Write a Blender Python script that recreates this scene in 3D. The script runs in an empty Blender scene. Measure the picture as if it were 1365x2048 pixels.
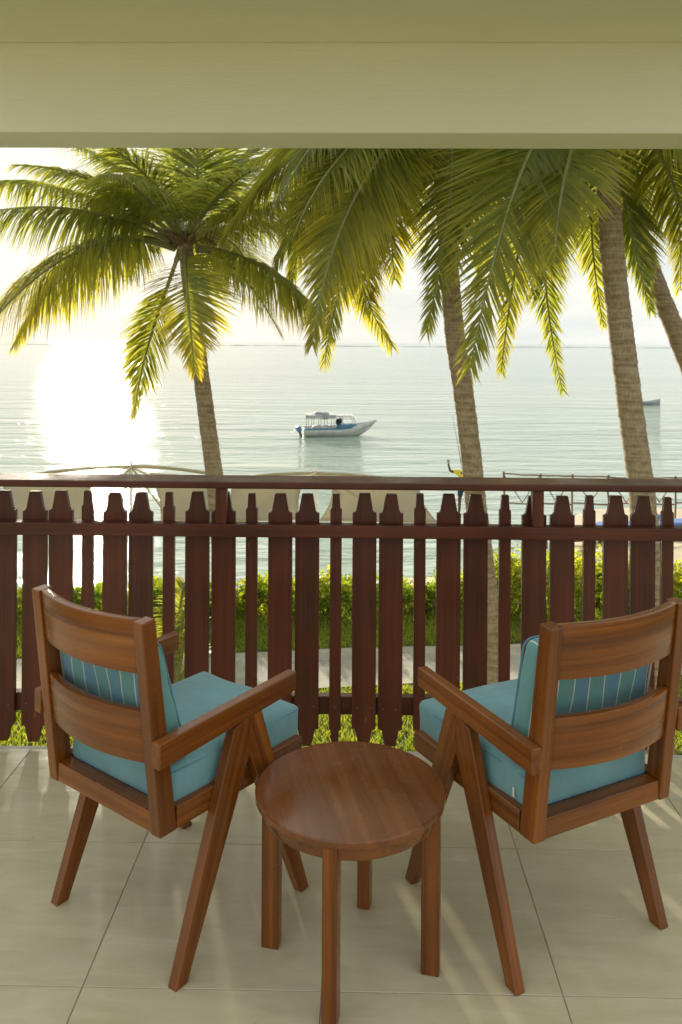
import bpy, bmesh, math, random
from mathutils import Vector, Matrix
random.seed(7)
sc = bpy.context.scene
col = sc.collection
PI = math.pi

# ------------------------------------------------------------------ camera
EYE, FPX, Y0, ROLL = 1.6, 1670.4, 684.7, 0.0059
cam = bpy.data.cameras.new('camera'); camo = bpy.data.objects.new('camera', cam); col.objects.link(camo)
cam.sensor_fit = 'HORIZONTAL'; cam.sensor_width = 36.0; cam.lens = FPX / 1365 * 36
cam.shift_y = -(1024 - Y0) / 1365; cam.clip_start = 0.05; cam.clip_end = 60000
camo.matrix_world = Matrix.Translation((0, 0, EYE)) @ Matrix.Rotation(PI / 2, 4, 'X') @ Matrix.Rotation(ROLL, 4, 'Z')
cam.dof.use_dof = True; cam.dof.focus_distance = 2.6; cam.dof.aperture_fstop = 13.0
sc.camera = camo

# ------------------------------------------------------------------ sky, sun, exposure
SUN_AZ, SUN_EL = math.radians(-16.5), math.radians(12.8)      # left of straight ahead (+Y), above the sea
w = bpy.data.worlds.new('World'); sc.world = w; w.use_nodes = True
nt = w.node_tree; N = nt.nodes; L = nt.links
bg = N['Background']
sky = N.new('ShaderNodeTexSky'); sky.sky_type = 'NISHITA'; sky.sun_disc = False
sky.sun_elevation = SUN_EL; sky.sun_rotation = SUN_AZ
sky.air_density = 1.0; sky.dust_density = 1.6; sky.ozone_density = 1.0; sky.altitude = 5
# thin, even cloud sheet over the whole dome, uneven in thickness
tc = N.new('ShaderNodeTexCoord'); mp = N.new('ShaderNodeMapping'); mp.inputs['Scale'].default_value = (1.6, 1.6, 7.0)
cn = N.new('ShaderNodeTexNoise'); cn.inputs['Scale'].default_value = 2.6; cn.inputs['Detail'].default_value = 7; cn.inputs['Roughness'].default_value = .55
cr = N.new('ShaderNodeValToRGB'); cr.color_ramp.elements[0].position = .34; cr.color_ramp.elements[1].position = .70
cr.color_ramp.elements[0].color = (.972, .972, .972, 1); cr.color_ramp.elements[1].color = (.994, .994, .994, 1)
mx = N.new('ShaderNodeMix'); mx.data_type = 'RGBA'; vc = N.new('ShaderNodeValToRGB'); vc.color_ramp.elements[0].position = .36; vc.color_ramp.elements[1].position = .66; vc.color_ramp.elements[0].color = (.70, .77, .775, 1); vc.color_ramp.elements[1].color = (1.0, 1.0, .92, 1)
vm = N.new('ShaderNodeVectorMath'); vm.operation = 'SCALE'; vm.inputs['Scale'].default_value = 3.85; L.new(vc.outputs['Color'], vm.inputs[0]); L.new(vm.outputs[0], mx.inputs['B'])
L.new(tc.outputs['Generated'], mp.inputs['Vector']); L.new(mp.outputs['Vector'], cn.inputs['Vector']); L.new(cn.outputs['Fac'], cr.inputs['Fac']); L.new(cn.outputs['Fac'], vc.inputs['Fac'])
L.new(cr.outputs['Color'], mx.inputs['Factor']); L.new(sky.outputs['Color'], mx.inputs['A'])
L.new(mx.outputs['Result'], bg.inputs['Color']); bg.inputs['Strength'].default_value = 0.10
sl = bpy.data.lights.new('sun', 'SUN'); sl.energy = 3.4; sl.angle = math.radians(1.6); sl.color = (1.0, .90, .72)
slo = bpy.data.objects.new('sun', sl); col.objects.link(slo)
sdir = Vector((math.sin(SUN_AZ) * math.cos(SUN_EL), math.cos(SUN_AZ) * math.cos(SUN_EL), math.sin(SUN_EL)))
slo.rotation_euler = sdir.to_track_quat('Z', 'Y').to_euler(); slo.location = (-10, 30, 12)
vs = sc.view_settings; vs.view_transform = 'Standard'; vs.look = 'None'; vs.gamma = 1.0; vs.exposure = 1.45; vs.use_curve_mapping = False
sc.cycles.use_denoising = True
sc.cycles.max_bounces = 8; sc.cycles.transparent_max_bounces = 8; sc.cycles.sample_clamp_indirect = 6.0

# ------------------------------------------------------------------ helpers
def at(px, py, Y=None, z=None):
    """world point seen at a photo position, at a given distance or height"""
    du, dv = px - 682.5, py - Y0
    a = du * math.cos(ROLL) + dv * math.sin(ROLL); b = -du * math.sin(ROLL) + dv * math.cos(ROLL)
    if Y is None: Y = FPX * (EYE - z) / b
    return Vector((a * Y / FPX, Y, EYE - b * Y / FPX))

class MB:
    def __init__(s): s.v = []; s.f = []; s.age = []; s.mi = []
    def add(s, vs_, fs_, age=None, mi=0):
        o = len(s.v); s.v += [tuple(v) for v in vs_]; s.f += [tuple(i + o for i in f) for f in fs_]
        s.age += (age if isinstance(age, list) else [0.0 if age is None else age] * len(vs_)); s.mi += [mi] * len(fs_)
    def box(s, a, b, age=None, M=None):
        (x0, y0, z0), (x1, y1, z1) = a, b
        vs_ = [Vector(p) for p in ((x0,y0,z0),(x1,y0,z0),(x1,y1,z0),(x0,y1,z0),(x0,y0,z1),(x1,y0,z1),(x1,y1,z1),(x0,y1,z1))]
        if M: vs_ = [M @ v for v in vs_]
        s.add(vs_, [(3,2,1,0),(4,5,6,7),(0,1,5,4),(1,2,6,5),(2,3,7,6),(3,0,4,7)], age)
    def tube(s, pts, rad, n=8, age=None, caps=True, closed=False):
        pts = [Vector(p) for p in pts]; m = len(pts)
        if not isinstance(rad, (list, tuple)): rad = [rad] * m
        vs_ = []; fs_ = []; ref = None
        for i, p in enumerate(pts):
            if closed: t = pts[(i + 1) % m] - pts[i - 1]
            else: t = pts[min(i + 1, m - 1)] - pts[max(i - 1, 0)]
            t.normalize()
            if ref is None: ref = Vector((0, 0, 1)) if abs(t.z) < .9 else Vector((1, 0, 0))
            u = t.cross(ref); u.normalize(); q = u.cross(t); ref = q
            for k in range(n):
                a = 2 * PI * k / n; vs_.append(p + (u * math.cos(a) + q * math.sin(a)) * rad[i])
        for i in range(m if closed else m - 1):
            j = (i + 1) % m
            for k in range(n): fs_.append((i*n+k, i*n+(k+1)%n, j*n+(k+1)%n, j*n+k))
        if caps and not closed: fs_.append(tuple(range(n-1, -1, -1))); fs_.append(tuple((m-1)*n+k for k in range(n)))
        s.add(vs_, fs_, age)
    def mesh(s, name):
        me = bpy.data.meshes.new(name); me.from_pydata(s.v, [], s.f)
        if any(a for a in s.age):
            at_ = me.attributes.new('age', 'FLOAT', 'POINT'); at_.data.foreach_set('value', s.age)
        me.update(); return me

def fix(me):
    bm = bmesh.new(); bm.from_mesh(me); bmesh.ops.recalc_face_normals(bm, faces=bm.faces); bm.to_mesh(me); bm.free()

def bevel(me, wd, seg=2, ang=30):
    bm = bmesh.new(); bm.from_mesh(me); bmesh.ops.recalc_face_normals(bm, faces=bm.faces)
    es = [e for e in bm.edges if len(e.link_faces) == 2 and e.calc_face_angle(0) > math.radians(ang)]
    bmesh.ops.bevel(bm, geom=es, offset=wd, segments=seg, affect='EDGES', profile=.5, clamp_overlap=True)
    bm.to_mesh(me); bm.free()

def grain(me, axis=(1, 0, 0), seed=0):
    """stores wood-grain coordinates: x runs along the grain"""
    rnd = random.Random(seed); ax = Vector(axis).normalized()
    u = ax.cross(Vector((.123, .31, .94) if abs(ax.z) < .8 else (.94, .2, .1))).normalized(); q = ax.cross(u)
    off = Vector((rnd.uniform(0, 9), rnd.uniform(0, 9), rnd.uniform(0, 9)))
    a = me.attributes.new('grain', 'FLOAT_VECTOR', 'POINT'); d = []
    for v in me.vertices:
        c = Vector(v.co); d += [c.dot(ax) + off.x, c.dot(u) + off.y, c.dot(q) + off.z]
    a.data.foreach_set('vector', d)

def obj(name, me, mat, parent=None, M=None, smooth=False, seed=None):
    o = bpy.data.objects.new(name, me); col.objects.link(o)
    for m in (mat if isinstance(mat, (list, tuple)) else [mat]):
        if m is not None and not any(x == m for x in me.materials): me.materials.append(m)
    if parent is not None: o.parent = parent
    if M is not None: o.matrix_local = M
    if smooth:
        me.polygons.foreach_set('use_smooth', [True] * len(me.polygons))
        try: me.set_sharp_from_angle(angle=math.radians(smooth if smooth is not True else 40))
        except Exception: pass
    return o

def tag(o, label=None, cat=None, group=None, kind=None):
    if label: o['label'] = label
    if cat: o['category'] = cat
    if group: o['group'] = group
    if kind: o['kind'] = kind
    return o

def empty(name, M):
    o = bpy.data.objects.new(name, None); col.objects.link(o); o.empty_display_size = .1; o.matrix_world = M; return o

def boxme(a, b, bev=0.002, gax=None, seed=0, seg=2):
    m = MB(); m.box(a, b); me = m.mesh('box')
    if bev: bevel(me, bev, seg)
    if gax: grain(me, gax, seed)
    return me

def prism(poly, axis, a, b, bev=.002, gax=None, seed=0):
    """polygon in the two other axes, extruded along axis ('x','y' or 'z') from a to b"""
    n = len(poly)
    def P(p, t): return (t, p[0], p[1]) if axis == 'x' else (p[0], t, p[1]) if axis == 'y' else (p[0], p[1], t)
    m = MB(); m.add([P(p, a) for p in poly] + [P(p, b) for p in poly],
        [tuple(range(n)), tuple(range(2*n-1, n-1, -1))] + [(i, (i+1) % n, n+(i+1) % n, n+i) for i in range(n)])
    me = m.mesh('prism'); bevel(me, bev, 2)
    if gax: grain(me, gax, seed)
    return me

# ------------------------------------------------------------------ materials
def newmat(name):
    m = bpy.data.materials.new(name); m.use_nodes = True
    return m, m.node_tree.nodes, m.node_tree.links, m.node_tree.nodes['Principled BSDF']
def ramp(N_, stops):
    r = N_.new('ShaderNodeValToRGB'); e = r.color_ramp.elements
    while len(e) < len(stops): e.new(.5)
    for x, (p, c) in zip(e, stops): x.position = p; x.color = (*c, 1) if len(c) == 3 else c
    return r
def noise(N_, L_, vec, scale, detail=4, rough=.55, dist=0):
    n = N_.new('ShaderNodeTexNoise'); n.inputs['Scale'].default_value = scale; n.inputs['Detail'].default_value = detail
    n.inputs['Roughness'].default_value = rough; n.inputs['Distortion'].default_value = dist
    if vec is not None: L_.new(vec, n.inputs['Vector'])
    return n
def mapping(N_, L_, vec, s):
    m = N_.new('ShaderNodeMapping'); m.inputs['Scale'].default_value = s; L_.new(vec, m.inputs['Vector']); return m.outputs['Vector']
def bump(N_, L_, h, strength, dist, bsdf=None, normal=None):
    b = N_.new('ShaderNodeBump'); b.inputs['Strength'].default_value = strength; b.inputs['Distance'].default_value = dist
    L_.new(h, b.inputs['Height'])
    if normal is not None: L_.new(normal, b.inputs['Normal'])
    if bsdf is not None: L_.new(b.outputs['Normal'], bsdf.inputs['Normal'])
    return b
def mixc(N_, L_, fac, a, b, mode='MIX'):
    m = N_.new('ShaderNodeMix'); m.data_type = 'RGBA'; m.blend_type = mode
    for sock, val in (('Factor', fac), ('A', a), ('B', b)):
        if isinstance(val, (int, float)): m.inputs[sock].default_value = val
        elif isinstance(val, tuple): m.inputs[sock].default_value = (*val, 1)
        else: L_.new(val, m.inputs[sock])
    return m.outputs['Result']

def wood(name, dark, mid, light, rough=.36, coat=.25, contrast=1.0, pores=.35, wear=.25):
    m, N_, L_, b = newmat(name)
    a = N_.new('ShaderNodeAttribute'); a.attribute_name = 'grain'; v = a.outputs['Vector']
    n1 = noise(N_, L_, mapping(N_, L_, v, (.4, 30, 30)), 1.2, 6, .62, .2)
    n2 = noise(N_, L_, mapping(N_, L_, v, (4, 160, 160)), 1.0, 3, .6)
    r = ramp(N_, [(.5 - .2 / contrast, dark), (.5, mid), (.5 + .2 / contrast, light)])
    L_.new(n1.outputs['Fac'], r.inputs['Fac'])
    r2 = ramp(N_, [(.36, (.35, .3, .3)), (.52, (1, 1, 1))]); L_.new(n2.outputs['Fac'], r2.inputs['Fac'])
    body_ = mixc(N_, L_, pores, r.outputs['Color'], r2.outputs['Color'], 'MULTIPLY')
    if wear:      # scuffs and chips that show paler wood
        n4 = noise(N_, L_, mapping(N_, L_, v, (7, 26, 26)), 1.0, 6, .7); r4 = ramp(N_, [(.665, (0, 0, 0)), (.70, (wear,) * 3)]); L_.new(n4.outputs['Fac'], r4.inputs['Fac'])
        n5 = noise(N_, L_, v, 2.2, 3); r5 = ramp(N_, [(.35, (.78, .78, .78)), (.65, (1.15, 1.12, 1.1))]); L_.new(n5.outputs['Fac'], r5.inputs['Fac'])
        body_ = mixc(N_, L_, 1.0, mixc(N_, L_, r4.outputs['Color'], body_, tuple(min(1, x * 2.2 + .03) for x in light)), r5.outputs['Color'], 'MULTIPLY')
    L_.new(body_, b.inputs['Base Color'])
    n3 = noise(N_, L_, v, 9, 3); rr = ramp(N_, [(.3, (rough - .08,) * 3), (.7, (rough + .12,) * 3)]); L_.new(n3.outputs['Fac'], rr.inputs['Fac'])
    L_.new(rr.outputs['Color'], b.inputs['Roughness'])
    b.inputs['Specular IOR Level'].default_value = .32; b.inputs['Coat Weight'].default_value = coat; b.inputs['Coat Roughness'].default_value = .18
    bump(N_, L_, n2.outputs['Fac'], .25, .0006, b)
    return m
M_TEAK = wood('teak', (.115, .030, .004), (.21, .062, .0075), (.30, .10, .013), .27, .3)
M_TABLE = wood('table_wood', (.14, .042, .009), (.195, .062, .013), (.25, .085, .019), .22, .45, .8)
M_RAIL = wood('railing_stain', (.064, .0155, .0055), (.098, .0245, .008), (.134, .036, .0115), .4, .12, .8, .3, .5)
M_ROUGHWOOD = wood('weathered_pole', (.12, .07, .04), (.2, .13, .08), (.28, .19, .12), .7, 0)

def simple(name, c, rough=.5, metal=0, nscale=None, var=.15, bumpd=0, spec=.5):
    m, N_, L_, b = newmat(name); b.inputs['Roughness'].default_value = rough; b.inputs['Metallic'].default_value = metal
    b.inputs['Specular IOR Level'].default_value = spec
    if nscale:
        t = N_.new('ShaderNodeTexCoord'); n = noise(N_, L_, t.outputs['Object'], nscale, 5)
        r = ramp(N_, [(.3, tuple(x * (1 - var) for x in c)), (.7, tuple(min(1, x * (1 + var)) for x in c))]); L_.new(n.outputs['Fac'], r.inputs['Fac'])
        L_.new(r.outputs['Color'], b.inputs['Base Color'])
        if bumpd: bump(N_, L_, n.outputs['Fac'], .5, bumpd, b)
    else: b.inputs['Base Color'].default_value = (*c, 1)
    return m

def paint():
    m, N_, L_, b = newmat('cream_paint'); b.inputs['Roughness'].default_value = .62
    t = N_.new('ShaderNodeTexCoord'); v = t.outputs['Object']
    n = noise(N_, L_, v, 1.3, 4); r = ramp(N_, [(.3, (.82, .775, .53)), (.7, (.86, .82, .575))]); L_.new(n.outputs['Fac'], r.inputs['Fac'])
    L_.new(r.outputs['Color'], b.inputs['Base Color'])
    n2 = noise(N_, L_, mapping(N_, L_, v, (3, 26, 50)), 2.5, 5, .65); n3 = noise(N_, L_, v, 120, 3)
    b1 = bump(N_, L_, n2.outputs['Fac'], .5, .006); bump(N_, L_, n3.outputs['Fac'], .25, .0015, b, b1.outputs['Normal'])
    return m
M_PAINT = paint()

def tile_mat():
    m, N_, L_, b = newmat('porcelain_tile'); t = N_.new('ShaderNodeTexCoord'); oi = N_.new('ShaderNodeObjectInfo')
    ad = N_.new('ShaderNodeVectorMath'); ad.operation = 'ADD'; mu = N_.new('ShaderNodeMath'); mu.operation = 'MULTIPLY'; mu.inputs[1].default_value = 37
    L_.new(oi.outputs['Random'], mu.inputs[0]); L_.new(t.outputs['Object'], ad.inputs[0]); L_.new(mu.outputs[0], ad.inputs[1]); v = ad.outputs[0]
    rot = N_.new('ShaderNodeMapping'); rot.inputs['Rotation'].default_value = (0, 0, .7); rot.inputs['Scale'].default_value = (3, 14, 6); L_.new(v, rot.inputs['Vector'])
    n = noise(N_, L_, rot.outputs['Vector'], 1.2, 6, .62, .8); n1 = noise(N_, L_, v, 4, 4)
    r = ramp(N_, [(.32, (.56, .50, .325)), (.55, (.62, .56, .375)), (.75, (.66, .60, .415))]); L_.new(n.outputs['Fac'], r.inputs['Fac'])
    r1 = ramp(N_, [(.3, (.9, .9, .9)), (.7, (1, 1, 1))]); L_.new(n1.outputs['Fac'], r1.inputs['Fac'])
    sp = noise(N_, L_, v, 46, 3, .6); rs = ramp(N_, [(.22, (.72, .7, .66)), (.29, (1, 1, 1))]); L_.new(sp.outputs['Fac'], rs.inputs['Fac'])
    c_ = mixc(N_, L_, 1.0, r.outputs['Color'], r1.outputs['Color'], 'MULTIPLY')
    L_.new(mixc(N_, L_, 1.0, c_, rs.outputs['Color'], 'MULTIPLY'), b.inputs['Base Color'])
    rr = ramp(N_, [(.3, (.16,) * 3), (.7, (.28,) * 3)]); L_.new(n.outputs['Fac'], rr.inputs['Fac']); L_.new(rr.outputs['Color'], b.inputs['Roughness'])
    bump(N_, L_, n.outputs['Fac'], .25, .002, b)
    return m
M_TILE = tile_mat(); M_GROUT = simple('grout', (.33, .30, .235), .8, nscale=30)
M_CONC = simple('concrete', (.42, .4, .35), .8, nscale=3, bumpd=.003)

def fabric(name, c, stripes=False):
    m, N_, L_, b = newmat(name); b.inputs['Roughness'].default_value = .85; b.inputs['Sheen Weight'].default_value = .25; b.inputs['Specular IOR Level'].default_value = .25
    t = N_.new('ShaderNodeTexCoord'); v = t.outputs['Object']
    n = noise(N_, L_, v, 7, 4); r = ramp(N_, [(.3, tuple(x * .9 for x in c)), (.7, tuple(x * 1.08 for x in c))]); L_.new(n.outputs['Fac'], r.inputs['Fac'])
    cout = r.outputs['Color']
    if stripes:      # woven stripes: teal and blue bands parted by thin cream lines
        sx = N_.new('ShaderNodeSeparateXYZ'); L_.new(v, sx.inputs[0])
        def math_(op, a, b_=None):
            q = N_.new('ShaderNodeMath'); q.operation = op
            for i, x in enumerate((a, b_)):
                if x is None: continue
                if isinstance(x, (int, float)): q.inputs[i].default_value = x
                else: L_.new(x, q.inputs[i])
            return q.outputs[0]
        p = math_('DIVIDE', math_('ADD', sx.outputs['X'], 4 + .026), .108)
        fr = math_('FRACT', p); half = math_('FRACT', math_('MULTIPLY', p, 2.0))
        band = math_('GREATER_THAN', fr, .5)
        line = math_('LESS_THAN', math_('ABSOLUTE', math_('SUBTRACT', half, .03)), .035)
        cc = mixc(N_, L_, band, (.135, .31, .30), (.125, .28, .355))
        cout = mixc(N_, L_, line, cc, (.62, .66, .58))
    L_.new(cout, b.inputs['Base Color'])
    wv = noise(N_, L_, v, 420, 2); wr = noise(N_, L_, mapping(N_, L_, v, (1, 1.6, .7)), 11, 4, .55, 1.2)
    b1 = bump(N_, L_, wr.outputs['Fac'], .5, .012); bump(N_, L_, wv.outputs['Fac'], .3, .0006, b, b1.outputs['Normal'])
    return m
M_SEAT = fabric('seat_fabric', (.175, .35, .375)); M_BACK = fabric('striped_fabric', (.14, .34, .36), True)
M_PIPE = fabric('piping_seat', (.10, .26, .33)); M_PIPEW = fabric('piping_cream', (.6, .62, .52)); M_TAG = simple('tag_white', (.75, .75, .7), .8)

def leafmat(name, green, yellow, trans=.5, rough=.42, vary=.35):
    m, N_, L_, b = newmat(name); out = N_['Material Output']
    a = N_.new('ShaderNodeAttribute'); a.attribute_name = 'age'; t = N_.new('ShaderNodeTexCoord')
    n = noise(N_, L_, t.outputs['Object'], 5, 3)
    g = mixc(N_, L_, n.outputs['Fac'], tuple(x * (1 - vary) for x in green), tuple(x * (1 + vary) for x in green))
    c = mixc(N_, L_, a.outputs['Fac'], g, yellow)
    L_.new(c, b.inputs['Base Color']); b.inputs['Roughness'].default_value = rough; b.inputs['Specular IOR Level'].default_value = .4
    tr = N_.new('ShaderNodeBsdfTranslucent'); hv = N_.new('ShaderNodeHueSaturation'); hv.inputs['Saturation'].default_value = 1.1; hv.inputs['Value'].default_value = 2.1
    hv.inputs['Hue'].default_value = .485
    L_.new(c, hv.inputs['Color']); L_.new(hv.outputs['Color'], tr.inputs['Color'])
    ms = N_.new('ShaderNodeMixShader'); ms.inputs['Fac'].default_value = trans
    L_.new(b.outputs['BSDF'], ms.inputs[1]); L_.new(tr.outputs['BSDF'], ms.inputs[2]); L_.new(ms.outputs['Shader'], out.inputs['Surface'])
    return m
M_FROND = leafmat('coconut_leaf', (.18, .21, .048), (.48, .42, .045), .56, .34)
M_HEDGE = leafmat('hedge_leaf', (.15, .235, .03), (.46, .43, .045), .52, .5)
M_GRASS = leafmat('grass_blade', (.14, .20, .022), (.36, .34, .06), .5, .6)
M_RIB = simple('frond_midrib', (.20, .20, .06), .5, nscale=8)
M_FIBRE = simple('palm_fibre', (.17, .105, .05), .9, nscale=30, var=.5, bumpd=.01)
M_FLOWER = simple('flower', (.75, .62, .1), .6)
M_STEM = simple('twig', (.16, .11, .07), .8, nscale=20)

def trunk_mat():
    m, N_, L_, b = newmat('palm_bark'); b.inputs['Roughness'].default_value = .85
    a = N_.new('ShaderNodeAttribute'); a.attribute_name = 'age'; t = N_.new('ShaderNodeTexCoord'); v = t.outputs['Object']
    n = noise(N_, L_, mapping(N_, L_, v, (3, 3, 7)), 2.2, 6, .65); n2 = noise(N_, L_, mapping(N_, L_, v, (40, 40, 9)), 1.5, 4)
    r = ramp(N_, [(.28, (.20, .135, .07)), (.5, (.34, .245, .14)), (.72, (.47, .365, .225))]); L_.new(n.outputs['Fac'], r.inputs['Fac'])
    c = mixc(N_, L_, a.outputs['Fac'], r.outputs['Color'], (.48, .40, .28)); r2 = ramp(N_, [(.35, (.55, .55, .55)), (.6, (1, 1, 1))]); L_.new(n2.outputs['Fac'], r2.inputs['Fac'])
    L_.new(mixc(N_, L_, .6, c, r2.outputs['Color'], 'MULTIPLY'), b.inputs['Base Color'])
    b1 = bump(N_, L_, n.outputs['Fac'], .6, .03); bump(N_, L_, n2.outputs['Fac'], .6, .012, b, b1.outputs['Normal'])
    return m
M_TRUNK = trunk_mat()

def water_mat():
    m, N_, L_, b = newmat('lagoon_water'); b.inputs['Roughness'].default_value = .045; b.inputs['IOR'].default_value = 1.33
    g = N_.new('ShaderNodeNewGeometry'); v = g.outputs['Position']
    n0 = noise(N_, L_, mapping(N_, L_, v, (.012, .03, 1)), 1, 4); r = ramp(N_, [(.3, (.25, .32, .25)), (.55, (.33, .41, .32)), (.75, (.39, .46, .36))])
    L_.new(n0.outputs['Fac'], r.inputs['Fac']); L_.new(r.outputs['Color'], b.inputs['Base Color'])
    n1 = noise(N_, L_, mapping(N_, L_, v, (.35, .75, 1)), 1, 5, .6, .4); n2 = noise(N_, L_, mapping(N_, L_, v, (1.6, 3.2, 1)), 1, 4, .6, .3)
    n3 = noise(N_, L_, mapping(N_, L_, v, (.07, .26, 1)), 1, 4, .6, .3)
    b0 = bump(N_, L_, n3.outputs['Fac'], .8, .8); b1 = bump(N_, L_, n1.outputs['Fac'], .8, .22, None, b0.outputs['Normal'])
    bump(N_, L_, n2.outputs['Fac'], .75, .055, b, b1.outputs['Normal'])
    return m
M_WATER = water_mat()
M_SAND = simple('sand', (.42, .34, .23), .9, nscale=1.3, var=.14, bumpd=.05)
M_LAWN = simple('turf', (.06, .085, .018), .95, nscale=6, var=.3)
def path_mat():
    m, N_, L_, b = newmat('path_stone'); b.inputs['Roughness'].default_value = .85; t = N_.new('ShaderNodeTexCoord'); v = t.outputs['Object']
    n = noise(N_, L_, v, 2.4, 7, .65, .5); r = ramp(N_, [(.3, (.25, .23, .18)), (.5, (.36, .335, .27)), (.72, (.47, .44, .36))]); L_.new(n.outputs['Fac'], r.inputs['Fac'])
    n2 = noise(N_, L_, v, 30, 3); L_.new(mixc(N_, L_, .3, r.outputs['Color'], n2.outputs['Color'], 'OVERLAY'), b.inputs['Base Color']); bump(N_, L_, n.outputs['Fac'], .5, .02, b)
    return m
M_PATH = path_mat()
def cloth_mat(name, c, tr_):
    m, N_, L_, b = newmat(name); b.inputs['Roughness'].default_value = .8; out = N_['Material Output']
    t = N_.new('ShaderNodeTexCoord'); n = noise(N_, L_, t.outputs['Object'], 2, 4); cc = mixc(N_, L_, n.outputs['Fac'], tuple(x * .85 for x in c), c); L_.new(cc, b.inputs['Base Color'])
    tr = N_.new('ShaderNodeBsdfTranslucent'); L_.new(cc, tr.inputs['Color']); ms = N_.new('ShaderNodeMixShader'); ms.inputs['Fac'].default_value = tr_
    L_.new(b.outputs['BSDF'], ms.inputs[1]); L_.new(tr.outputs['BSDF'], ms.inputs[2]); L_.new(ms.outputs['Shader'], out.inputs['Surface']); return m
M_CANVAS = cloth_mat('canvas', (.52, .48, .36), .5)
M_BOOM = simple('boom_tube', (.38, .33, .2), .5, nscale=6)
M_WHITEPOLE = simple('white_pole', (.78, .77, .72), .35, nscale=6, var=.06)
M_HULL = simple('hull_white', (.52, .53, .50), .45, nscale=3, var=.2); M_HULLBLUE = simple('hull_blue', (.09, .21, .36), .5, nscale=5, var=.2)
M_HULLBAND = simple('hull_band', (.34, .37, .38), .5, nscale=4); M_BOATROOF = simple('boat_roof', (.40, .40, .39), .6, nscale=4, var=.25); M_DARK = simple('dark_rubber', (.05, .055, .065), .5, nscale=8)
M_KEEL = simple('antifoul', (.16, .09, .06), .6, nscale=5); M_BLUECANVAS = simple('blue_cover', (.10, .24, .38), .8, nscale=8, var=.3)
M_LOUNGE = simple('blue_mattress', (.12, .2, .45), .8, nscale=10)
M_SKIN = simple('skin', (.10, .05, .03), .55, nscale=20); M_HAIR = simple('hair', (.012, .01, .009), .7); M_SHIRT = simple('yellow_shirt', (.72, .55, .03), .8, nscale=12); M_SHORTS = simple('navy_shorts', (.03, .045, .09), .8, nscale=12)
M_WALL = simple('render_wall', (.6, .58, .48), .8, nscale=4, bumpd=.004)
M_REEF = simple('reef_surf', (.30, .36, .38), .8)

# ------------------------------------------------------------------ setting: sea, terrain
LAWN, SEA = -2.8, -4.4
def shore(x):      # distance of the waterline ahead of the balcony
    t = min(1, max(0, (x - 4.2) / 5.0)); t = t * t * (3 - 2 * t)
    return 20.6 + .18 * max(-12, min(8, x)) + t * 8.2 + .35 * math.sin(x * .7)
def ground_z(x, y):
    s = shore(x)
    if y <= 14.6: return LAWN - .03
    t = (y - 14.6) / (s - 14.6)
    return LAWN - .03 + (SEA - LAWN + .03) * t if t < 1 else max(SEA - 5, SEA - (y - s) * .12)
m = MB(); xs = [-400, -120, -60, -40] + [-30 + i * .75 for i in range(81)] + [40, 60, 120, 400]; ys = [-40, -10, 5, 12, 14.6] + [15 + i * .5 for i in range(42)] + [40, 60, 90]
m.add([(x, y, ground_z(x, y) + (.03 * math.sin(x * 3.1 + y * 1.7) * math.sin(y * 2.3 - x) if y > 15 else 0)) for y in ys for x in xs],
      [(j*len(xs)+i, j*len(xs)+i+1, (j+1)*len(xs)+i+1, (j+1)*len(xs)+i) for j in range(len(ys)-1) for i in range(len(xs)-1)])
tag(obj('beach', m.mesh('beach'), M_SAND, smooth=True), 'pale sand beach sloping down to the water', 'beach', kind='structure')
m = MB(); m.add([(-30000, 12, SEA), (30000, 12, SEA), (30000, 45000, SEA), (-30000, 45000, SEA)], [(0, 1, 2, 3)])
tag(obj('sea', m.mesh('sea'), M_WATER), 'calm pale green lagoon reaching the horizon', 'sea', kind='structure')
m = MB(); rr = random.Random(3); top = []; bot = []
for i in range(161):
    x = -1000 + i * 12.5; y = 1350 + 30 * math.sin(i * .13)
    top.append((x, y + 3, SEA + (.2 + .7 * rr.random()) * (1 if x > -500 else .6))); bot.append((x, y, SEA - .4))
back = [(p[0], p[1] + 12, SEA - .4) for p in top]
n_ = len(top); m.add(bot + top + back, [(i, i+1, n_+i+1, n_+i) for i in range(n_-1)] + [(n_+i, n_+i+1, 2*n_+i+1, 2*n_+i) for i in range(n_-1)])
tag(obj('reef', m.mesh('reef'), M_REEF), 'thin dark line of reef along the horizon', 'reef', kind='structure')
# lawn in front, path, strip of lawn under the hedge
def pathY(x): return 11.95 + .10 * x
def strip(name, mat, f0, f1, z, label, cat, x0=-40, x1=40, n=80):
    m = MB(); X = [x0 + (x1 - x0) * i / n for i in range(n + 1)]
    m.add([(x, f0(x), z) for x in X] + [(x, f1(x), z) for x in X], [(i, i+1, n+1+i+1, n+1+i) for i in range(n)])
    return tag(obj(name, m.mesh(name), mat), label, cat, kind='structure')
strip('lawn', M_LAWN, lambda x: -25, lambda x: 14.75 + .12 * math.sin(x * 2.3), LAWN, 'turf under the grass below the balcony', 'lawn')
strip('path', M_PATH, lambda x: pathY(x) - 1.32 + .05 * math.sin(x * 2.1), lambda x: pathY(x) + .04 * math.sin(x * 1.7 + 1), LAWN + .012, 'pale stone path crossing the lawn', 'path')
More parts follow.
